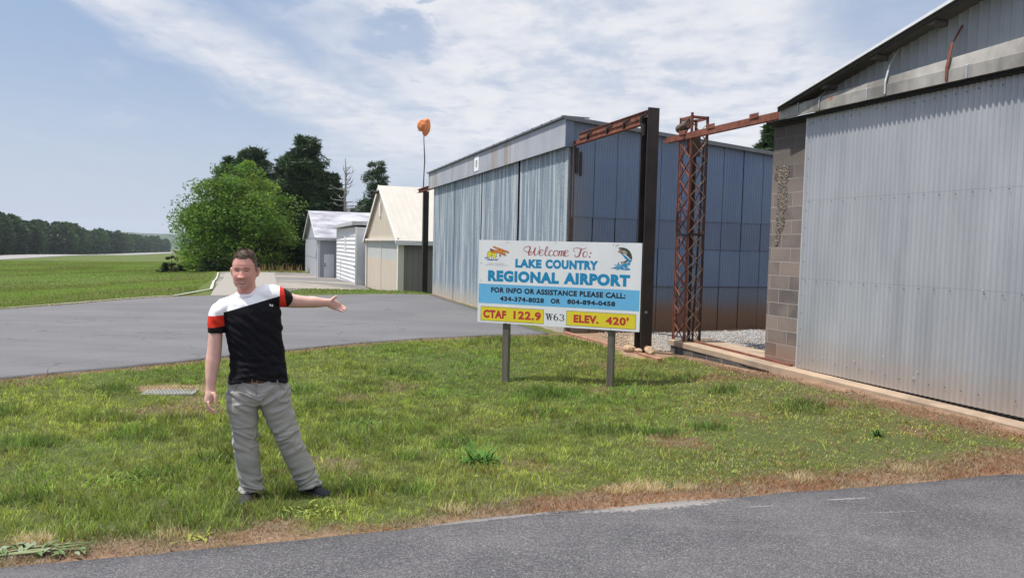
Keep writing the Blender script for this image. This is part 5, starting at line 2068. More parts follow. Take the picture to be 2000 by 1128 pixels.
weed('broadleaf_weed', 'dark green broad-leaved weed clump standing in the middle of the lawn', 'weed', -.23, 6.22, 150, .125, .016, (.075, .165, .032), (.6, 1.7), .5, .06)
weed('small_weed', 'single small dark green weed near the silver door', 'weed', 3.6, 7.16, 30, .09, .014, (.06, .13, .03), (.5, 1.6), .5, .02)
weed('leafy_weed', 'low bright green leafy weed patch left of the standing man', 'weed', -2.9, 5.5, 130, .075, .013, (.12, .20, .04), (.4, 1.3), .5, .13)
weed('low_weed', 'low green weed patch in the grass right of the standing man', 'weed', -1.62, 7.85, 90, .09, .015, (.09, .17, .035), (.3, 1.1), .5, .10)
weed('yellowing_weed', 'yellowing weed lying by the road below the man', 'weed', -1.80, 4.33, 16, .11, .022, (.25, .25, .06), (.15, .6), .45, .05, 3)
weed('lime_weed', 'lime coloured weed at the road verge right of the shoes', 'weed', -1.28, 4.86, 60, .085, .013, (.24, .27, .055), (.2, .9), .5, .10)
random.seed(23)
k = MB()
for i in range(52):
    t = random.random()
    bx, by = -.26 + t * .50, random.gauss(0, .035) + .04 * math.sin(t * 5)
    a = random.choice((1, -1)) * random.uniform(.3, 1.4) + (0 if random.random() < .8 else 3.1)
    leaf(k, (bx, by, .012 + random.random() * .02), a, random.uniform(.05, .09), random.uniform(.017, .030), random.uniform(.1, .7), .5, random.choice((0, 0, 1)))
for i in range(4):
    k.tube([(-.3, random.gauss(0, .02), .012), (0, random.gauss(0, .03), .03), (.28, random.gauss(0, .05), .04)], [.006, .006, .003], 5, 2)
o = k.build('pulled_weed', [simple('wilting leaf', (.085, .135, .035), .5, 0, .3, 20), simple('leaf underside', (.17, .21, .12), .8, 0, .15, 20), simple('weed stalk', (.19, .22, .09), .6)], None, smooth=True)
o.location = (-2.60, 4.02, hz(-2.60, 4.02) + .005)
o.rotation_euler = (0, 0, .30)
tag(o, 'pulled up wilting weed with grey-green leaves, lying on red earth by the road', 'pulled weed')


# ================================================================ trees
def leaf_cards(C_, size, elong=1.6, up=.35):
    """one bent diamond of two triangles per centre"""
    n = len(C_)
    a = RG.normal(size=(n, 3))
    a[:, 2] *= .6
    a /= np.linalg.norm(a, axis=1)[:, None]
    c = RG.normal(size=(n, 3))
    c -= a * (a * c).sum(1)[:, None]
    c /= np.linalg.norm(c, axis=1)[:, None]
    s = (size * RG.uniform(.6, 1.35, n))[:, None]
    V = np.stack([C_ - a * s * elong * .5, C_ + c * s * .5 * .6, C_ + a * s * elong * .5, C_ - c * s * .5 * .6], 1)
    F = (np.arange(n) * 4)[:, None] + np.arange(4)[None]
    return V.reshape(-1, 3), F


MAT_LEAF = material('tree leaves', m_vcol(.5, .40))
MAT_NEEDLE = material('pine needles', m_vcol(.6, .15))
MAT_BARK = simple('brown bark', (.085, .065, .052), .95, 0, .35, 3, .5)
MAT_DEADW = simple('dead grey wood', (.22, .205, .19), .95, 0, .3, 3)


def tree_thing(name, x, y, label, cat='tree', group=None, dz=0.):
    return empty(name, (x, y, hz(x, y) - .1 + dz), 0, label, cat, group)


def trunk_mesh(pts, r0, r1, limbs, parent, m=MAT_BARK):
    k = MB()
    P = smooth_line(pts, 4)
    k.tube(P, np.linspace(r0, r1, len(P)), 9)
    for a, c, r in limbs:
        a, c = np.array(a), np.array(c)
        mid = (a + c) / 2 + np.array((0, 0, .12 * np.linalg.norm(c - a)))
        q = smooth_line([a, mid, c], 4)
        k.tube(q, np.linspace(r, r * .3, len(q)), 6)
    return k.build('trunk', m, parent, smooth=True)


from mathutils import noise as _mn


def mnoise(a, c, d):
    return _mn.noise(Vector((a, c, d)))


def broadleaf(x, y, H_, W_, label, leafs, col, size, low=.02, skew=0., puff=110, shape=None):
    t = tree_thing('broadleaf_tree', x, y, label)
    cen, rad = [], []
    while len(cen) < puff:
        u, v, z = RG.uniform(-1, 1), RG.uniform(-1, 1), RG.uniform(low, 1)
        lob = 1 + .10 * mnoise(u * 1.7 + x, v * 1.7 + y, z * 2.6) if puff > 100 else 1.
        prof = lob * np.interp(z, [0, .15, .35, .6, .8, .93, 1], shape or [.78, .95, 1, .90, .66, .40, .12])
        r = math.hypot(u, v)
        if r > prof or r < prof * .30 * (z < .85):
            continue
        k_ = .86
        cen.append((u * W_ / 2 * k_ + skew * (z - .3), v * W_ / 2 * k_, z * H_ * .95))
        rad.append(RG.uniform(.06, .165) * W_ * (.7 if z > .75 else 1))
    cen, rad = np.array(cen), np.array(rad)
    each = leafs // puff
    P, Cc = [], []
    for c, r in zip(cen, rad):
        d = RG.normal(size=(each, 3))
        d /= np.linalg.norm(d, axis=1)[:, None]
        q = c + d * (r * RG.uniform(.35, 1.08, each) ** .6)[:, None] * np.array((1, 1, .62))
        # loose twigs standing out of the outline
        k_ = RG.random(each) < .025
        q[k_] += d[k_] * r * .28
        P.append(q)
        tone = RG.uniform(.60, 1.40)
        hue = RG.random()
        cc = np.array(col) * tone * (1 + (hue - .5) * np.array((.5, .1, .2)))
        Cc.append(np.tile(cc, (each, 1)) * RG.uniform(.75, 1.25, (each, 1)))
    P, Cc = np.concatenate(P), np.concatenate(Cc)
    kz = P[:, 2] > .15
    P, Cc = P[kz], Cc[kz]
    V, F = leaf_cards(P, size)
    np_mesh('crown', V, F, MAT_LEAF, t, cols=np.repeat(np.clip(Cc, 0, 1), 4, 0))
    lim = [((0, 0, H_ * RG.uniform(.12, .45)), tuple(cen[i] * np.array((.85, .85, .95))), .02 * W_ * .5) for i in RG.choice(puff, 16, replace=False)]
    trunk_mesh([(0, 0, -.2), (.1, 0, H_ * .3), (skew * .3, .05, H_ * .8)], .028 * W_, .008 * W_, lim, t)
    return t


def pine(x, y, H_, W_, label, col, puffs=58, bare=.3, size=.34, each=190, name='pine_tree', group=None, prof=None, seed=None):
    t = tree_thing(name, x, y, label, 'tree', group)
    cen, lim = [], []
    for i in range(puffs):
        z = bare + (1 - bare) * (i + RG.random()) / puffs
        w = np.interp((z - bare) / (1 - bare), [0, .25, .55, .8, 1], prof or [.65, 1, .85, .6, .14]) * W_ / 2
        a = i * 2.4 + RG.uniform(-.5, .5)
        r = w * RG.uniform(.35, 1.0)
        c = np.array((math.cos(a) * r, math.sin(a) * r, z * H_ + .03 * H_ * RG.normal() * .3))
        cen.append((c, (.13 + .05 * RG.random()) * W_ * (.72 if z > .85 else 1)))
        lim.append(((0, 0, max(.05, z - .05) * H_), tuple(c), .007 * H_))
    P, Cc = [], []
    for c, r in cen:
        d = RG.normal(size=(each, 3))
        d /= np.linalg.norm(d, axis=1)[:, None]
        q = c + d * (r * RG.uniform(.2, 1.05, each) ** .7)[:, None] * np.array((1, 1, .66))
        P.append(q)
        Cc.append(np.tile(np.array(col) * RG.uniform(.72, 1.3), (each, 1)) * RG.uniform(.7, 1.3, (each, 1)))
    P, Cc = np.concatenate(P), np.concatenate(Cc)
    V, F = leaf_cards(P, size * .62, 4.2)
    np_mesh('crown', V, F, MAT_NEEDLE, t, cols=np.repeat(np.clip(Cc, 0, 1), 4, 0))
    trunk_mesh([(0, 0, -.3), (.05, .05, H_ * .5), (0, 0, H_ * .97)], .020 * H_, .004 * H_, lim, t)
    return t


GREEN = (.120, .205, .036)
PINE = (.036, .068, .026)
broadleaf(-25.1, 67, 10.2, 11.4, 'big bright green broadleaf tree at the end of the apron', 66000, GREEN, .18, .0, 1.0, 290)
broadleaf(-25.4, 62.6, 1.9, 2.5, 'dark round shrub in front of the bright green tree', 5000, (.060, .105, .045), .11, .0, 0., 36, [1, 1, .95, .8, .6, .4, .2])
broadleaf(-30.6, 66.5, 1.7, 2.6, 'low dark bush at the left foot of the bright green tree', 3600, (.035, .06, .02), .13, .0, 0., 26, [1, 1, .95, .8, .6, .4, .2])
# pines and dark evergreens behind
pine(-30.3, 86, 13.6, 8.0, 'dark pine with a bare leader, rising behind the bright green tree', PINE, 66, .25)
pine(-34.0, 90, 13.2, 6.5, 'dark pine behind the left shoulder of the bright green tree', PINE, 50, .25)
pine(-22.9, 82, 14.2, 7.4, 'tallest dark pine right of the bright green tree', PINE, 84, .08, prof=[.9, 1, .8, .62, .2])
pine(-27.3, 90, 13.6, 7.0, 'dark pine half hidden between two taller pines', PINE, 56, .2)
pine(-20.6, 84, 10.4, 5.6, 'lower dark pine over the grey hangar roof', (.030, .056, .022), 54, .08)
pine(-16.1, 88, 12.4, 5.4, 'slender pine above the ridge of the grey hangar', (.040, .076, .032), 40, .38, .26, 100, prof=[1, .85, .6, .5, .2])
pine(-19.2, 95, 8.6, 5.0, 'small pine low behind the dead tree', (.036, .066, .028), 40, .2, .30, 80)
pine(-17.3, 92, 8.3, 5.2, 'dark pine tip behind the cream hangar roof', PINE, 40, .2)
pine(16.6, 48, 10.4, 4.6, 'dark pine behind the long metal hangar roof, beside the block wall', (.028, .055, .020), 60, .3)
broadleaf(-21.5, 70, 5.8, 7.0, 'dark evergreen thicket beside the bright green tree', 16000, (.022, .045, .014), .20, .0, 0., 90, [1, 1, .95, .85, .7, .5, .2])
broadleaf(-17.6, 69, 5.0, 6.0, 'dark evergreen thicket behind the grey hangar', 12000, (.022, .043, .015), .20, .0, 0., 70, [1, 1, .95, .85, .7, .5, .2])
# the bare leader on the tallest-standing pine and the dead tree
dt = tree_thing('dead_tree', -18.15, 80, 'leafless dead grey tree above the grey hangar roof')
k = MB()
random.seed(4)
k.tube(smooth_line([(0, 0, -.2), (.1, 0, 4), (0, 0, 7.4), (.1, 0, 10.0), (.0, 0, 12.0)], 5), np.linspace(.22, .03, 21), 8)
k.build('trunk', MAT_DEADW, dt, smooth=True)
for i in range(34):
    z = 3.8 + 7.3 * (i / 34)
    a = random.uniform(0, 6.28)
    ln = np.interp(z, [4, 6.5, 9.5, 11.2], [2.6, 2.3, 1.3, .5]) * random.uniform(.55, 1.1)
    c, s_ = math.cos(a), math.sin(a) * .8
    rise = np.interp(z, [4, 9, 13], [.02, .14, .5])
    pts = [(0, 0, z), (c * ln * .4, s_ * ln * .4, z + ln * .10 * random.uniform(-1, 1)), (c * ln * .75, s_ * ln * .75, z + ln * rise * .6), (c * ln, s_ * ln, z + ln * rise * 1.2)]
    k = MB()
    q = smooth_line(pts, 4)
    k.tube(q, np.linspace(.065, .014, len(q)), 6)
    for j in range(3):
        b0 = Vector(q[random.randint(4, len(q) - 2)])
        k.tube([b0, b0 + Vector((c * random.uniform(.1, .6), s_ + random.uniform(-.5, .5), random.uniform(.1, .7)))], [.025, .008], 5)
    k.build('branch', MAT_DEADW, dt, smooth=True)

# the distant wood beyond the runway, one mass
P, Cc, TV, TF = [], [], [], []
wd = np.array((-.336, .942))
for i in range(560):
    t = RG.random() ** 1.25 * 760 - 60
    back = RG.uniform(0, 1) ** 1.3 * 55
    base = np.array((-196, 283.)) + wd * t + np.array((-.942, -.336)) * back
    x0, y0 = base
    z0 = hz(x0, y0)
    Ht = 1.08 * (RG.uniform(11.5, 15) + 3.0 * vnoise(t, 0., 45., 3)) * np.interp(t, [-60, 100, 700], [1.0, 1.0, .95]) + (back * .02)
    Wt = RG.uniform(7, 13)
    m = int(np.interp(t, [-60, 200, 700], [620, 420, 220]))
    z = RG.random(m)
    pr = np.interp(z, [0, .25, .55, .85, 1], [.7, .9, 1, .65, .15]) * Wt / 2
    a = RG.uniform(0, 6.28, m)
    r = pr * np.sqrt(RG.uniform(.25, 1, m))
    P.append(np.stack([x0 + np.cos(a) * r, y0 + np.sin(a) * r, z0 + z * Ht], -1))
    base_c = np.array((.030, .060, .022)) if RG.random() < .72 else np.array((.052, .105, .030))
    Cc.append(base_c * RG.uniform(.75, 1.25) * RG.uniform(.7, 1.3, (m, 1)))
P, Cc = np.concatenate(P), np.concatenate(Cc)
V, F = leaf_cards(P, 1.5, 1.3)
wood = np_mesh('woodland', V, F, MAT_LEAF, cols=np.repeat(np.clip(Cc, 0, 1), 4, 0))
tag(wood, 'long dark wood beyond the runway', 'woodland', kind='stuff')
# bushes and saplings along the foot of the wood and behind the apron

# ---------------------------------------------------------------- thin summer haze
hb_ = MB()
hb_.box((-3300, -700, -80), (3300, 3300, 70))


def m_haze(nb, bs):
    nb.n.remove(bs)
    v = nb.new('ShaderNodeVolumePrincipled')
    v.inputs['Color'].default_value = (.80, .88, 1., 1)
    v.inputs['Density'].default_value = .00013
    v.inputs['Anisotropy'].default_value = .2
    out = [q for q in nb.n if q.type == 'OUTPUT_MATERIAL'][0]
    nb.l.new(v.outputs[0], out.inputs['Volume'])


hz_o = hb_.build('haze', material('thin haze', m_haze))
tag(hz_o, 'thin summer haze over the field', 'haze', kind='stuff')

# ================================================================ the man
from mathutils import noise as mno
PA = R(18.7)
P0 = Vector((-.338 * 5.24, 5.24, -.09))
man = empty('person', P0, PA, 'man in white, black and red T-shirt and grey trousers, arm held out towards the sign', 'person')
_Rc = cam.matrix_world.to_3x3()


def mp(px, py, yl=0.):
    """a point measured on the photograph, set at its own depth yl behind (+) or before (-) the man's middle plane"""
    r = _Rc @ Vector(((px - 1000) / 1450., (564 - py) / 1450., -1.))
    nrm = Vector((-math.sin(PA), math.cos(PA), 0))
    o = P0 + nrm * yl
    t = (o - Vector((0, 0, CAM_H))).dot(nrm) / r.dot(nrm)
    q = Vector((0, 0, CAM_H)) + r * t - P0
    return Vector((q.x * math.cos(PA) + q.y * math.sin(PA), yl, q.z))


def oval(mb, pts, rad, n=20, dref=(0, 1, 0), p=2.0, mi=0):
    """closed tube with oval sections: rad = [(across, in depth)]"""
    pts = [Vector(q) for q in pts]
    D = Vector(dref)
    vs, m = [], len(pts)
    for i, q in enumerate(pts):
        t = (pts[min(i + 1, m - 1)] - pts[max(i - 1, 0)]).normalized()
        bb = (D - t * D.dot(t)).normalized()
        aa = t.cross(bb)
        ra, rb_ = rad[i] if hasattr(rad[i], '__len__') else (rad[i], rad[i])
        for j in range(n):
            f = 2 * math.pi * j / n
            c, s_ = math.cos(f), math.sin(f)
            c = math.copysign(abs(c) ** (2 / p), c)
            s_ = math.copysign(abs(s_) ** (2 / p), s_)
            vs.append(q + aa * (c * ra) + bb * (s_ * rb_))
    fs = [(i * n + j, i * n + (j + 1) % n, (i + 1) * n + (j + 1) % n, (i + 1) * n + j) for i in range(m - 1) for j in range(n)]
    fs.append(tuple(range(n - 1, -1, -1)))
    fs.append(tuple(range((m - 1) * n, m * n)))
    mb.add(vs, fs, mi)


def soft(pts, rad, k=4):
    """refine a limb: smooth path, interpolated radii"""
    P = smooth_line([tuple(q) for q in pts], k)
    t0 = np.linspace(0, 1, len(pts))
    t1 = np.linspace(0, 1, len(P))
    rr = np.array([q if hasattr(q, '__len__') else (q, q) for q in rad], float)
    return [tuple(q) for q in P], list(zip(np.interp(t1, t0, rr[:, 0]), np.interp(t1, t0, rr[:, 1])))


def fuse(mb, voxel, it=4, fac=.5):
    """one continuous skin over everything in mb"""
    o = mb.build('tmp', [])if False else None
    me = bpy.data.meshes.new('tmp')
    me.from_pydata(mb.v, [], mb.f)
    o = bpy.data.objects.new('tmp', me)
    COL.objects.link(o)
    md = o.modifiers.new('r', 'REMESH')
    md.mode = 'VOXEL'
    md.voxel_size = voxel
    if it:
        ms = o.modifiers.new('s', 'SMOOTH')
        ms.iterations = it
        ms.factor = fac
    dg = bpy.context.evaluated_depsgraph_get()
    res = bpy.data.meshes.new_from_object(o.evaluated_get(dg))
    bpy.data.objects.remove(o)
    bpy.data.meshes.remove(me)
    n = len(res.vertices)
    V, N_ = np.empty(n * 3, np.float32), np.empty(n * 3, np.float32)
    res.vertices.foreach_get('co', V)
    res.vertices.foreach_get('normal', N_)
    return res, V.reshape(-1, 3).astype(float), N_.reshape(-1, 3).astype(float)


def finish(name, me, V, mats, cols=None, parent=man, smooth=True):
    me.vertices.foreach_set('co', V.astype(np.float32).ravel())
    me.polygons.foreach_set('use_smooth', [smooth] * len(me.polygons))
    if cols is not None:
        a = me.color_attributes.new('Col', 'FLOAT_COLOR', 'POINT')
        c4 = np.ones((len(V), 4), np.float32)
        c4[:, :3] = np.clip(cols, 0, 1)
        a.data.foreach_set('color', c4.ravel())
    me.update()
    me.name = name
    me.materials.clear()
    return link_mesh(name, me, mats, parent)


def nz3(V, s, o=0., st=(1, 1, 1)):
    return np.array([mno.noise(Vector((p[0] * st[0] / s + o, p[1] * st[1] / s + o * .7, p[2] * st[2] / s - o))) for p in V])


# ---- body: torso core, legs, arms, hands, neck and head in one skin
body = MB()
oval(body, *soft([(-.02, .02, .72), (-.02, .02, .90), (-.025, .02, 1.05), (-.05, .02, 1.22), (-.065, .02, 1.34), (-.085, .02, 1.41)],
                 [(.17, .10), (.165, .10), (.15, .095), (.16, .10), (.14, .09), (.06, .06)]))
for pts, rd in (([(-.11, .01, .74), (-.105, 0, .42), (-.07, .01, .08)], [.085, .055, .04]), ([(.09, .01, .74), (.20, 0, .40), (.335, .01, .08)], [.085, .055, .04])):
    oval(body, *soft(pts, rd), n=14)
# arm hanging on the left of the picture
aL = [mp(424, 622, .01), mp(421, 655, .0), mp(419, 682, -.005), mp(416, 705, -.015), mp(413, 730, -.03), mp(411.5, 752, -.04), mp(411, 766, -.045)]
oval(body, *soft(aL, [(.046, .05), (.046, .05), (.049, .049), (.049, .047), (.040, .038), (.031, .027), (.033, .024)]), n=18)
oval(body, *soft([(-.2, .02, 1.35), tuple(mp(424, 622, .01))], [.05, .045]), n=14)
# arm reaching out to the right, away from the camera
aR = [mp(550, 582, .02), mp(566, 586.5, .05), mp(583, 588.5, .08), mp(599, 589.5, .11), mp(612, 589.5, .13), mp(627, 590.5, .16), mp(639, 590.5, .18), mp(646, 591, .19)]
oval(body, *soft(aR, [(.060, .055), (.052, .05), (.046, .048), (.043, .046), (.043, .044), (.035, .036), (.031, .027), (.030, .022)]), n=18)
oval(body, *soft([(.0, .02, 1.40), tuple(mp(550, 582, .02))], [.045, .05]), n=14)


def chain(pts, r0, r1):
    P = smooth_line([tuple(q) for q in pts], 4)
    oval(body, [tuple(q) for q in P], [(r, r) for r in np.linspace(r0, r1, len(P))], n=10)


# right-hand side hand: palm to the camera, thumb up, four fingers apart
oval(body, *soft([mp(641, 591, .185), mp(648, 593, .19), mp(656, 596.5, .20), mp(662, 599, .21)], [(.030, .018), (.037, .017), (.037, .015), (.031, .012)]), n=16)
chain([mp(645, 589, .18), mp(650, 583.5, .175), mp(655, 579.5, .17), mp(657.5, 577.0, .165)], .0150, .0092)
for pts in ([mp(657, 591.5, .20), mp(664, 594.2, .215), mp(670, 597.2, .225), mp(674.5, 599.2, .23)],
            [mp(658, 595.5, .20), mp(666, 598.2, .21), mp(672.5, 600.8, .215), mp(677.5, 602.6, .215)],
            [mp(657.5, 599.2, .20), mp(664.5, 601.8, .20), mp(671, 603.8, .20), mp(675.5, 605.2, .195)],
            [mp(655, 602.2, .20), mp(661, 604.8, .19), mp(666.5, 606.6, .185), mp(671.5, 607.8, .18)]):
    chain(pts, .0086, .0070)
# left-hand side hand: relaxed, thumb forward, fingers curled
oval(body, *soft([mp(411, 760, -.045), mp(410.5, 770, -.05), mp(408, 780, -.05), mp(406, 787, -.05)], [(.030, .022), (.033, .027), (.032, .030), (.024, .027)]), n=16)
chain([mp(417, 766, -.07), mp(420.5, 775, -.085), mp(421.5, 785, -.09), mp(424.5, 794.5, -.09)], .0140, .0088)
for pts in ([mp(407, 784, -.078), mp(408.5, 793, -.088), mp(414, 800, -.088), mp(421, 802.5, -.08)],
            [mp(405.5, 785, -.058), mp(407, 796, -.062), mp(414, 804, -.062), mp(422.5, 806.5, -.056)],
            [mp(405, 785, -.038), mp(407, 796, -.038), mp(413.5, 803, -.038), mp(421, 805, -.034)],
            [mp(406, 784, -.020), mp(408, 793, -.016), mp(413, 799, -.016), mp(418.5, 801, -.016)]):
    chain(pts, .0088, .0070)
# neck
oval(body, *soft([(-.09, .035, 1.38), (-.096, .025, 1.46), (-.104, .012, 1.54), (-.108, .008, 1.60)], [(.066, .066), (.066, .066), (.062, .063), (.06, .06)]), n=20)
# head
HC = Vector((-.113, .0, 1.628))
HY = R(-12)                                     # the face is turned a little to the left of the picture
SL = [(.142, .018, -.020, .040), (.131, .041, -.045, .066), (.110, .060, -.066, .084), (.080, .0730, -.085, .096), (.045, .0795, -.093, .101), (.010, .0805, -.092, .100),
      (-.025, .0785, -.090, .092), (-.055, .0755, -.089, .075), (-.078, .0705, -.088, .055), (-.098, .059, -.086, .035), (-.112, .045, -.083, .012), (-.122, .028, -.076, -.010)]


def hloc(p):
    x, y, z = p
    return Vector((HC.x + x * math.cos(HY) - y * math.sin(HY), HC.y + x * math.sin(HY) + y * math.cos(HY), HC.z + z))


n = 40
vs = []
for z, w_, yf, yb_ in SL:
    for j in range(n):
        f = 2 * math.pi * j / n
        c, s_ = math.cos(f), math.sin(f)
        c = math.copysign(abs(c) ** .88, c)
        s_ = math.copysign(abs(s_) ** .88, s_)
        ym, yr = (yf + yb_) / 2, (yb_ - yf) / 2
        vs.append(hloc((c * w_, ym + s_ * yr, z)))
fs = [(i * n + j, (i + 1) * n + j, (i + 1) * n + (j + 1) % n, i * n + (j + 1) % n) for i in range(len(SL) - 1) for j in range(n)]
fs += [tuple(range(n)), tuple(range(len(SL) * n - 1, (len(SL) - 1) * n - 1, -1))]
body.add(vs, fs)
for sg_ in (-1, 1):                             # ears
    oval(body, [hloc((sg_ * q, y_, z_)) for q, y_, z_ in ((.082, .012, -.040), (.086, .014, -.028), (.092, .018, -.008), (.094, .020, .010), (.090, .018, .022))],
         [(.006, .010), (.009, .014), (.009, .019), (.009, .020), (.006, .014)], n=10)
me, V, N_ = fuse(body, .0042, 3, .5)
# a finer skin where the face is
bm = bmesh.new()
bm.from_mesh(me)
ff = [f for f in bm.faces if f.calc_center_median().z > HC.z - .135 and f.calc_center_median().y < HC.y - .015]
ed = list({e for f in ff for e in f.edges})
bmesh.ops.subdivide_edges(bm, edges=ed, cuts=2, use_grid_fill=True)
vv = list({v for f in bm.faces for v in f.verts if v.co.z > HC.z - .12 and v.co.y < HC.y - .03})
for _ in range(3):
    bmesh.ops.smooth_vert(bm, verts=vv, factor=.5, use_axis_x=True, use_axis_y=True, use_axis_z=True)
bm.normal_update()
bm.to_mesh(me)
bm.free()
n_ = len(me.vertices)
V, N_ = np.empty(n_ * 3, np.float32), np.empty(n_ * 3, np.float32)
me.vertices.foreach_get('co', V)
me.vertices.foreach_get('normal', N_)
V, N_ = V.reshape(-1, 3).astype(float), N_.reshape(-1, 3).astype(float)


def gs(v, c, s):
    return np.exp(-((v - c) / s) ** 2 / 2)


# face: work in the head's own frame
d_ = V - np.array(HC)
ca, sa = math.cos(HY), math.sin(HY)
hx = d_[:, 0] * ca + d_[:, 1] * sa
hy = -d_[:, 0] * sa + d_[:, 1] * ca
hzv = d_[:, 2]
front = sstep(-hy, .035, .06) * (np.abs(hx) < .1) * (hzv > -.14) * (hzv < .15)
ax_ = np.abs(hx)
t = np.clip((.010 - hzv) / .054, 0, 1)
nose = .0205 * t ** 1.05 * np.exp(-(hx / (.0078 + .0075 * t ** 2)) ** 2 / 2) * (1 - sstep(-hzv, .044, .060)) * (hzv < .02)
nose += .006 * gs(ax_, .013, .006) * gs(hzv, -.043, .007)
out = nose
out += -.0068 * gs(ax_, .032, .014) * gs(hzv, .000, .0080)
out += .0035 * gs(ax_, .032, .011) * gs(hzv, -.001, .0045)
out += .0022 * sstep(.062 - ax_, 0, .02) * gs(hzv, .0185, .0080)
out += .0065 * gs(ax_, .044, .015) * gs(hzv, -.034, .013)
out += -.0028 * gs(ax_ - (-hzv - .045) * .45, .030, .0035) * gs(hzv, -.060, .012)
smz = hzv - 5.2 * ax_ ** 2            # the smile lifts the corners of the mouth
out += .0046 * np.exp(-(hx / .024) ** 4 / 2) * (gs(smz, -.0700, .0030) + 1.15 * gs(smz, -.0850, .0036))
out += -.0050 * np.exp(-(hx / .030) ** 4 / 2) * gs(smz, -.0772, .0024)
out += .0040 * gs(ax_, .037, .007) * gs(hzv, -.058, .010)
out += .0065 * np.exp(-(hx / .020) ** 2 / 2) * gs(hzv, -.108, .009)
out += -.0030 * np.exp(-(hx / .022) ** 2 / 2) * gs(hzv, -.092, .005)
out *= front
fw_ = np.array((sa * 1.0, -ca, 0))
V = V + out[:, None] * fw_
# ear hollows, elbow, knuckles: gentle unevenness of the skin
V = V + N_ * (nz3(V, .05, 3.) * .0012)[:, None]
skin = np.tile(np.array((.67, .40, .335)), (len(V), 1))
skin *= (1 + .10 * nz3(V, .06, 1.))[:, None]
ruddy = np.clip(nz3(V, .03, 8.) * .5 + .3, 0, 1)[:, None]
skin = skin * (1 - .18 * ruddy) + np.array((.50, .20, .16)) * .18 * ruddy
headm = (hzv > -.16)[:, None]
skin = np.where(headm, skin * np.array((.92, .78, .74)), skin)
F1 = front > .3


def paint(w_, c):
    global skin
    w_ = np.clip(w_ * F1, 0, 1)[:, None]
    skin = skin * (1 - w_) + np.array(c) * w_


paint(.30 * gs(ax_, .045, .02) * gs(hzv, -.035, .018) + .3 * gs(hx, 0, .012) * gs(hzv, -.042, .010), (.52, .19, .15))
brow_z = .0180 + .003 * sstep(ax_, .012, .034) - .006 * sstep(ax_, .036, .056)
paint(.80 * gs(hzv, brow_z, .0032) * sstep(ax_, .010, .016) * (1 - sstep(ax_, .050, .058)), (.10, .055, .035))
paint(.97 * gs(hzv, .0015 - .10 * np.clip(ax_ - .036, 0, 1), .0024) * sstep(ax_, .018, .023) * (1 - sstep(ax_, .042, .047)), (.035, .022, .018))
paint(.15 * gs(hzv, .006, .003) * sstep(ax_, .016, .022) * (1 - sstep(ax_, .044, .050)), (.25, .12, .09))
paint(.8 * np.exp(-(hx / .027) ** 4) * np.maximum(gs(smz, -.0718, .0022), gs(smz, -.0846, .0030)), (.44, .15, .135))
paint(.95 * np.exp(-(hx / .029) ** 6) * gs(smz, -.0775, .0021), (.10, .035, .03))
paint(.97 * np.exp(-(hx / .0215) ** 6) * gs(smz, -.0768, .0022), (.90, .86, .82))
paint(.6 * gs(ax_, .0075, .0024) * gs(hzv, -.0530, .0018), (.10, .035, .03))
paint(.22 * gs(hzv, -.10, .022) * (ax_ < .07), (.27, .17, .14))


def m_skin(nb, bs):
    c = nb.attr('Col', 'Color')
    setb(nb, bs, c, .50, normal=nb.bump(nb.noise(nb.obj(), 240, 3, .6), .06, .002), spec=.4)
    bs.inputs['Subsurface Weight'].default_value = .12
    bs.inputs['Subsurface Radius'].default_value = (.010, .004, .002)


finish('body', me, V, material('skin', m_skin), skin)

# ---- hair: a short cut shell over the skull
rows, cols_n = 26, 72
hv, hf = [], []
for j in range(cols_n):
    ph = 2 * math.pi * j / cols_n               # 0 = front
    a_ = abs((ph + math.pi) % (2 * math.pi) - math.pi)
    line = np.interp(a_, [0, .35, .62, .95, 1.25, 1.45, 1.62, 2.0, 2.5, 3.15], [.081, .084, .092, .074, .034, -.012, -.004, -.030, -.062, -.070])
    for i in range(rows):
        u = i / (rows - 1)
        z = line + (.146 - line) * u ** .8
        zz = np.array([s[0] for s in SL])[::-1]
        w_ = np.interp(z, zz, np.array([s[1] for s in SL])[::-1])
        yf = np.interp(z, zz, np.array([s[2] for s in SL])[::-1])
        yb_ = np.interp(z, zz, np.array([s[3] for s in SL])[::-1])
        if z > .142:
            w_ *= (1 - (z - .142) / .006)
            yf, yb_ = yf * .6, yb_ * .6
        c, s_ = math.sin(ph), -math.cos(ph)
        c = math.copysign(abs(c) ** .88, c)
        s_ = math.copysign(abs(s_) ** .88, s_)
        th_ = (.003 + .0065 * sstep(z, .06, .12)) * min(1, .25 + u * 3)
        th_ += .0022 * mno.noise(Vector((math.sin(ph) * 7, math.cos(ph) * 7, z * 90)))
        q = Vector((c * (w_ + th_), (yf + yb_) / 2 + s_ * ((yb_ - yf) / 2 + th_), z + th_ * .7 * sstep(z, .08, .13)))
        hv.append(hloc(q))
for j in range(cols_n):
    for i in range(rows - 1):
        k_ = (j + 1) % cols_n
        hf.append((j * rows + i, k_ * rows + i, k_ * rows + i + 1, j * rows + i + 1))
hf.append(tuple(j * rows + rows - 1 for j in range(cols_n)))
k = MB()
k.add(hv, hf)
random.seed(9)
for i in range(2600):                           # short tufts that break the outline
    q = hv[random.randrange(len(hv))]
    dn = (q - HC).normalized()
    if (q - HC).z < .02 and random.random() < .6:
        continue
    s_ = dn.orthogonal().normalized()
    s_.rotate(Matrix.Rotation(random.uniform(0, 6.28), 3, dn))
    ln = random.uniform(.003, .008) * (1.2 if (q - HC).z > .09 else .6)
    k.add([q - s_ * .0012, q + s_ * .0012, q + dn * ln + Vector((random.gauss(0, .003), -.003, random.gauss(.001, .002)))], [(0, 1, 2)])


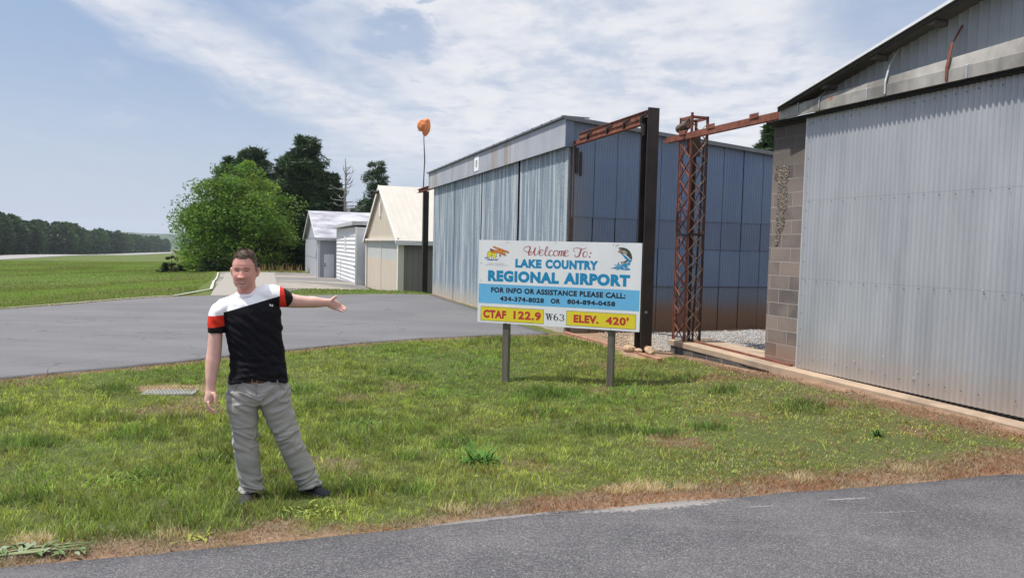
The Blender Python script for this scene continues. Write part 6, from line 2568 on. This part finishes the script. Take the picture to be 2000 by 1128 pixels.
def m_hair(nb, bs):
    o = nb.obj()
    n_ = nb.noise(nb.mapping(o, scale=(1, 1, .5)), 170, 4, .7)
    c = nb.ramp(n_, [(.3, (.050, .032, .022)), (.7, (.185, .120, .080))])
    z = nb.sep(o)[2]
    c = nb.mix(nb.math('MULTIPLY', nb.math('SUBTRACT', 1., nb.smooth(z, 1.64, 1.73)), .35), c, (.19, .14, .115))
    setb(nb, bs, c, .55, normal=nb.bump(n_, .5, .004))


k.build('hair', material('short brown hair', m_hair), man, smooth=True)

# ---- T-shirt
sh = MB()
TS = [(.862, -.230, .190, .134), (.90, -.224, .184, .132), (.96, -.209, .168, .128), (1.02, -.206, .158, .124), (1.08, -.217, .153, .124), (1.15, -.229, .147, .125), (1.22, -.240, .141, .126),
      (1.29, -.250, .136, .125), (1.35, -.255, .134, .118), (1.395, -.235, .122, .106), (1.43, -.19, .090, .088), (1.452, -.155, .035, .075)]
P, rd = [], []
for z, a, c, dep in TS:
    P.append(((a + c) / 2, .015, z))
    rd.append(((c - a) / 2, dep))
oval(sh, P, rd, n=48, p=2.35)
# shoulders and sleeves
oval(sh, *soft([(-.13, .02, 1.425), mp(440, 601, .02), mp(428, 611, .015), mp(424, 627, .01), mp(423, 649, .005)],
               [(.055, .07), (.066, .078), (.066, .076), (.059, .067), (.0555, .062)]), n=28)
oval(sh, *soft([(-.07, .02, 1.430), mp(514, 576, .02), mp(531, 578, .02), mp(546, 580.5, .025), mp(555, 583, .03), mp(562, 586, .045)],
               [(.06, .075), (.073, .082), (.086, .084), (.075, .074), (.063, .066), (.055, .060)]), n=28)
# the yoke that rises to the collar
oval(sh, *soft([(-.10, .02, 1.38), (-.098, .022, 1.43), (-.098, .024, 1.462)], [(.13, .085), (.098, .082), (.078, .076)]), n=32)
oval(sh, *soft([(-.12, .025, 1.437), tuple(mp(432, 598, .02))], [(.042, .06), (.05, .07)]), n=20)
oval(sh, *soft([(-.07, .025, 1.440), tuple(mp(524, 572, .02))], [(.042, .06), (.072, .075)]), n=20)
me, V, N_ = fuse(sh, .0055, 5, .5)
# folds: long soft drags from the raised shoulder, slack above the hem
dm = sstep(1.40 - V[:, 2], 0, .15)
u_ = V[:, 0] * .62 + V[:, 2] * .78
fold = nz3(np.stack([u_ * 2.6, V[:, 1] * .6, (V[:, 0] * .78 - V[:, 2] * .62) * .7], -1), .075, 2.) * .010 * dm
fold += nz3(V, .055, 6., (.55, .55, 1.9)) * .011 * sstep(1.10 - V[:, 2], 0, .14)
fold += nz3(V, .035, 9.) * .0022
fold += -.0035 * gs(V[:, 2], .884, .004)
V = V + N_ * fold[:, None]
lowm = sstep(.96 - V[:, 2], 0, .07)
V[:, 2] -= lowm * (.034 * np.clip(np.abs(V[:, 0] + .02) / .2, 0, 1) ** 1.5 - .006)
zf = V[:, 2] + V[:, 1] * .045
line = 1.334 + (V[:, 0] + .262) * (1.449 - 1.334) / (.112 + .262)
sd = dict(yoke=zf - line,
          sleeve_a=np.minimum((-.2475 + (1.33 - V[:, 2]) * .06) - V[:, 0], V[:, 2] - 1.15),
          band_a=1.318 - (V[:, 2] - (V[:, 0] + .29) * .10), cuff_a=1.238 - (V[:, 2] - (V[:, 0] + .29) * .10),
          sleeve_b=np.minimum(V[:, 0] - (.1215 + (V[:, 2] - 1.44) * .02), V[:, 2] - (1.372 - (V[:, 0] - .1215) * .9)),
          cuff_b=V[:, 0] + (V[:, 2] - 1.43) * .16 - .1615)
for nm_, ar_ in sd.items():
    at_ = me.attributes.new(nm_, 'FLOAT', 'POINT')
    at_.data.foreach_set('value', np.ascontiguousarray(ar_, np.float32))


def m_shirt(nb, bs):
    o = nb.obj()
    st = lambda q: nb.math('GREATER_THAN', nb.attr(q), 0.)
    c = nb.mix(st('yoke'), (.0075, .0075, .0105, 1), (.86, .86, .87, 1))
    ca = nb.mix(st('band_a'), (.86, .86, .87, 1), nb.mix(st('cuff_a'), (.62, .035, .018, 1), (.0075, .0075, .0105, 1)))
    c = nb.mix(st('sleeve_a'), c, ca)
    cb = nb.mix(st('cuff_b'), (.62, .035, .018, 1), (.0075, .0075, .0105, 1))
    c = nb.mix(st('sleeve_b'), c, cb)
    n_ = nb.noise(o, 320, 2, .6)
    setb(nb, bs, c, .85, normal=nb.bump(n_, .12, .001), spec=.2)


MAT_SHIRT = material('cotton jersey', m_shirt)
shirt = finish('t_shirt', me, V, MAT_SHIRT)
k = MB()
q = [(-.098 + .073 * math.cos(f), .020 + .074 * math.sin(f), 1.468 + .016 * math.sin(f) + .012 * math.cos(f)) for f in np.linspace(0, 2 * math.pi, 33)]
k.tube(q, .0105, 8, cap=False)
k.build('collar', simple('white rib', (.78, .78, .79), .85, 0, .04, 30), shirt, smooth=True)
k = MB()
for pts in ([mp(528, 593.6, -.122), mp(526.6, 594.6, -.122), mp(529, 596, -.122), mp(527, 597.4, -.122)], [mp(531.4, 594.2, -.122), mp(531.6, 598.6, -.122)], [mp(530, 596.4, -.122), mp(533.6, 596.0, -.122)]):
    k.tube(smooth_line([tuple(p) for p in pts], 3), .0022, 5)
k.build('chest_emblem', MAT_WHITE, shirt)

# ---- trousers
tr_ = MB()
oval(tr_, [(-.02, .015, .888), (-.0215, .015, .862), (-.018, .015, .80), (-.015, .015, .73), (-.012, .015, .69)],
     [(.186, .110), (.196, .118), (.211, .128), (.214, .128), (.20, .115)], n=40, p=2.3)
oval(tr_, *soft([(-.115, .015, .77), (-.119, .012, .66), (-.109, .008, .55), (-.1025, .0, .42), (-.089, .005, .29), (-.068, .01, .13), (-.062, .0, .052)],
                [(.107, .118), (.106, .112), (.093, .10), (.0805, .088), (.083, .090), (.077, .088), (.074, .092)]), n=30, p=2.2)
oval(tr_, *soft([(.095, .015, .77), (.103, .012, .66), (.148, .008, .55), (.199, .0, .40), (.262, .005, .25), (.324, .01, .11), (.343, .0, .052)],
                [(.107, .118), (.106, .112), (.097, .10), (.085, .088), (.083, .090), (.079, .088), (.074, .092)]), n=30, p=2.2)
me, V, N_ = fuse(tr_, .0058, 4, .5)
legx = np.where(V[:, 0] > .02, 1., -1.)
slope = np.where(legx > 0, .33, -.06)
zr = V[:, 2] - (V[:, 0]) * slope
cre = np.maximum(gs(V[:, 2], .44, .07), np.maximum(gs(V[:, 2], .10, .055) * 1.4, gs(V[:, 2], .74, .07) * .9))
st_ = np.stack([V[:, 0] * .55, V[:, 1] * .55, V[:, 2] * 1.75 - np.abs(V[:, 0] + .01) * .8], -1)
fold = nz3(st_, .062, 4.) * (.0045 + .0135 * cre)
ridge = 1 - np.abs(nz3(st_, .085, 11.)) * 2
fold += np.clip(ridge, 0, 1) ** 3 * .014 * cre
fold += nz3(V, .16, 7.) * .007 * sstep(.7 - V[:, 2], 0, .2)
V = V + N_ * fold[:, None]
V[:, 2] = np.maximum(V[:, 2], .030)


def m_trouser(nb, bs):
    o = nb.obj()
    n_ = nb.noise(o, 5, 5, .6)
    c = nb.ramp(n_, [(.3, (.295, .285, .265)), (.7, (.37, .356, .328))])
    w_ = nb.noise(nb.mapping(o, scale=(1, 1, 1)), 260, 2, .6)
    setb(nb, bs, c, .85, normal=nb.bump(w_, .12, .001), spec=.2)


trs = finish('trousers', me, V, material('grey twill', m_trouser))
k = MB()
for s_ in (-1, 1):                               # pocket edges, fly and waistband seam
    k.tube(smooth_line([(-.015 + s_ * .125, -.092, .862), (-.015 + s_ * .165, -.078, .80), (-.015 + s_ * .195, -.05, .765)], 4), .0026, 5)
k.tube(smooth_line([(-.03, -.112, .855), (-.032, -.121, .80), (-.025, -.121, .75), (-.012, -.112, .71)], 4), .0028, 5)
k.build('seams', simple('darker seam', (.21, .21, .215), .9), trs)
k = MB()
n = 48
vs = []
for z in (.848, .880):
    for j in range(n):
        f = 2 * math.pi * j / n
        c, s_ = math.cos(f), math.sin(f)
        c, s_ = math.copysign(abs(c) ** .87, c), math.copysign(abs(s_) ** .87, s_)
        vs.append((-.021 + c * .200, .015 + s_ * .1225, z))
k.add(vs, [(j, (j + 1) % n, n + (j + 1) % n, n + j) for j in range(n)])
bl = k.build('belt', simple('brown leather', (.075, .030, .018), .5, 0, .3, 12), man, smooth=True)
k = MB()
bx = -.043
for a, c in (((bx - .017, .850), (bx + .017, .850)), ((bx - .017, .878), (bx + .017, .878)), ((bx - .017, .850), (bx - .017, .878)), ((bx + .017, .850), (bx + .017, .878))):
    k.tube([(a[0], -.1175, a[1]), (c[0], -.1175, c[1])], .0026, 6)
k.build('buckle', simple('brass buckle', (.35, .28, .18), .35, .8), bl)
for x in (-.125, .055, .105):
    k = MB()
    k.box((x, -.1085, .845), (x + .008, -.096, .864))
    k.build('belt_loop', simple('twill loop', (.33, .33, .335), .85), trs)

# ---- shoes
def shoe(heel, toe):
    h, t = Vector(heel), Vector(toe)
    d = (t - h).normalized()
    L = (t - h).length
    s_ = Vector((-d.y, d.x, 0))
    k = MB()
    prof = [(0, .026, .055), (.06, .034, .085), (.25, .036, .100), (.42, .040, .088), (.60, .047, .066), (.78, .049, .052), (.92, .041, .042), (1.0, .022, .030)]
    vs, n = [], 16
    for f, w_, hh in prof:
        c = h + d * (f * L)
        for j in range(n):
            a = math.pi * j / (n - 1)
            vs.append(c + s_ * (math.cos(a) * w_) + Vector((0, 0, .018 + (hh - .018) * math.sin(a) ** .75)))
    m = len(prof)
    k.add(vs, [(i * n + j, i * n + j + 1, (i + 1) * n + j + 1, (i + 1) * n + j) for i in range(m - 1) for j in range(n - 1)])
    k.add(vs[:n], [tuple(range(n))])
    k.add(vs[-n:], [tuple(range(n - 1, -1, -1))])
    o = k.build('shoe', simple('black knit', (.018, .017, .020), .8, 0, .4, 60, .3), man, smooth=True)
    k = MB()
    out = [(f, w_ + .004) for f, w_, hh in prof]
    ring_ = [h + d * (f * L) + s_ * w_ for f, w_ in out] + [h + d * (f * L) - s_ * w_ for f, w_ in out[::-1]]
    q = len(ring_)
    k.add([p + Vector((0, 0, .002)) for p in ring_] + [p + Vector((0, 0, .024)) for p in ring_],
          [tuple(range(q - 1, -1, -1)), tuple(range(q, 2 * q))] + [(i, (i + 1) % q, q + (i + 1) % q, q + i) for i in range(q)])
    k.build('sole', simple('dark grey sole', (.075, .073, .075), .7), o)
    k = MB()
    for f in (.40, .47, .54, .61):
        w_, hh = np.interp(f, [p[0] for p in prof], [p[1] for p in prof]), np.interp(f, [p[0] for p in prof], [p[2] for p in prof])
        c = h + d * (f * L)
        k.tube([c - s_ * w_ * .55 + Vector((0, 0, hh * .92)), c + Vector((d.x * .008, d.y * .008, hh + .004)), c + s_ * w_ * .55 + Vector((0, 0, hh * .92))], .0030, 5)
    k.build('laces', simple('black lace', (.03, .03, .032), .8), o)


shoe((-.052, .055, .0), (-.118, -.185, .0))
shoe((.318, .065, .0), (.462, -.135, .0))
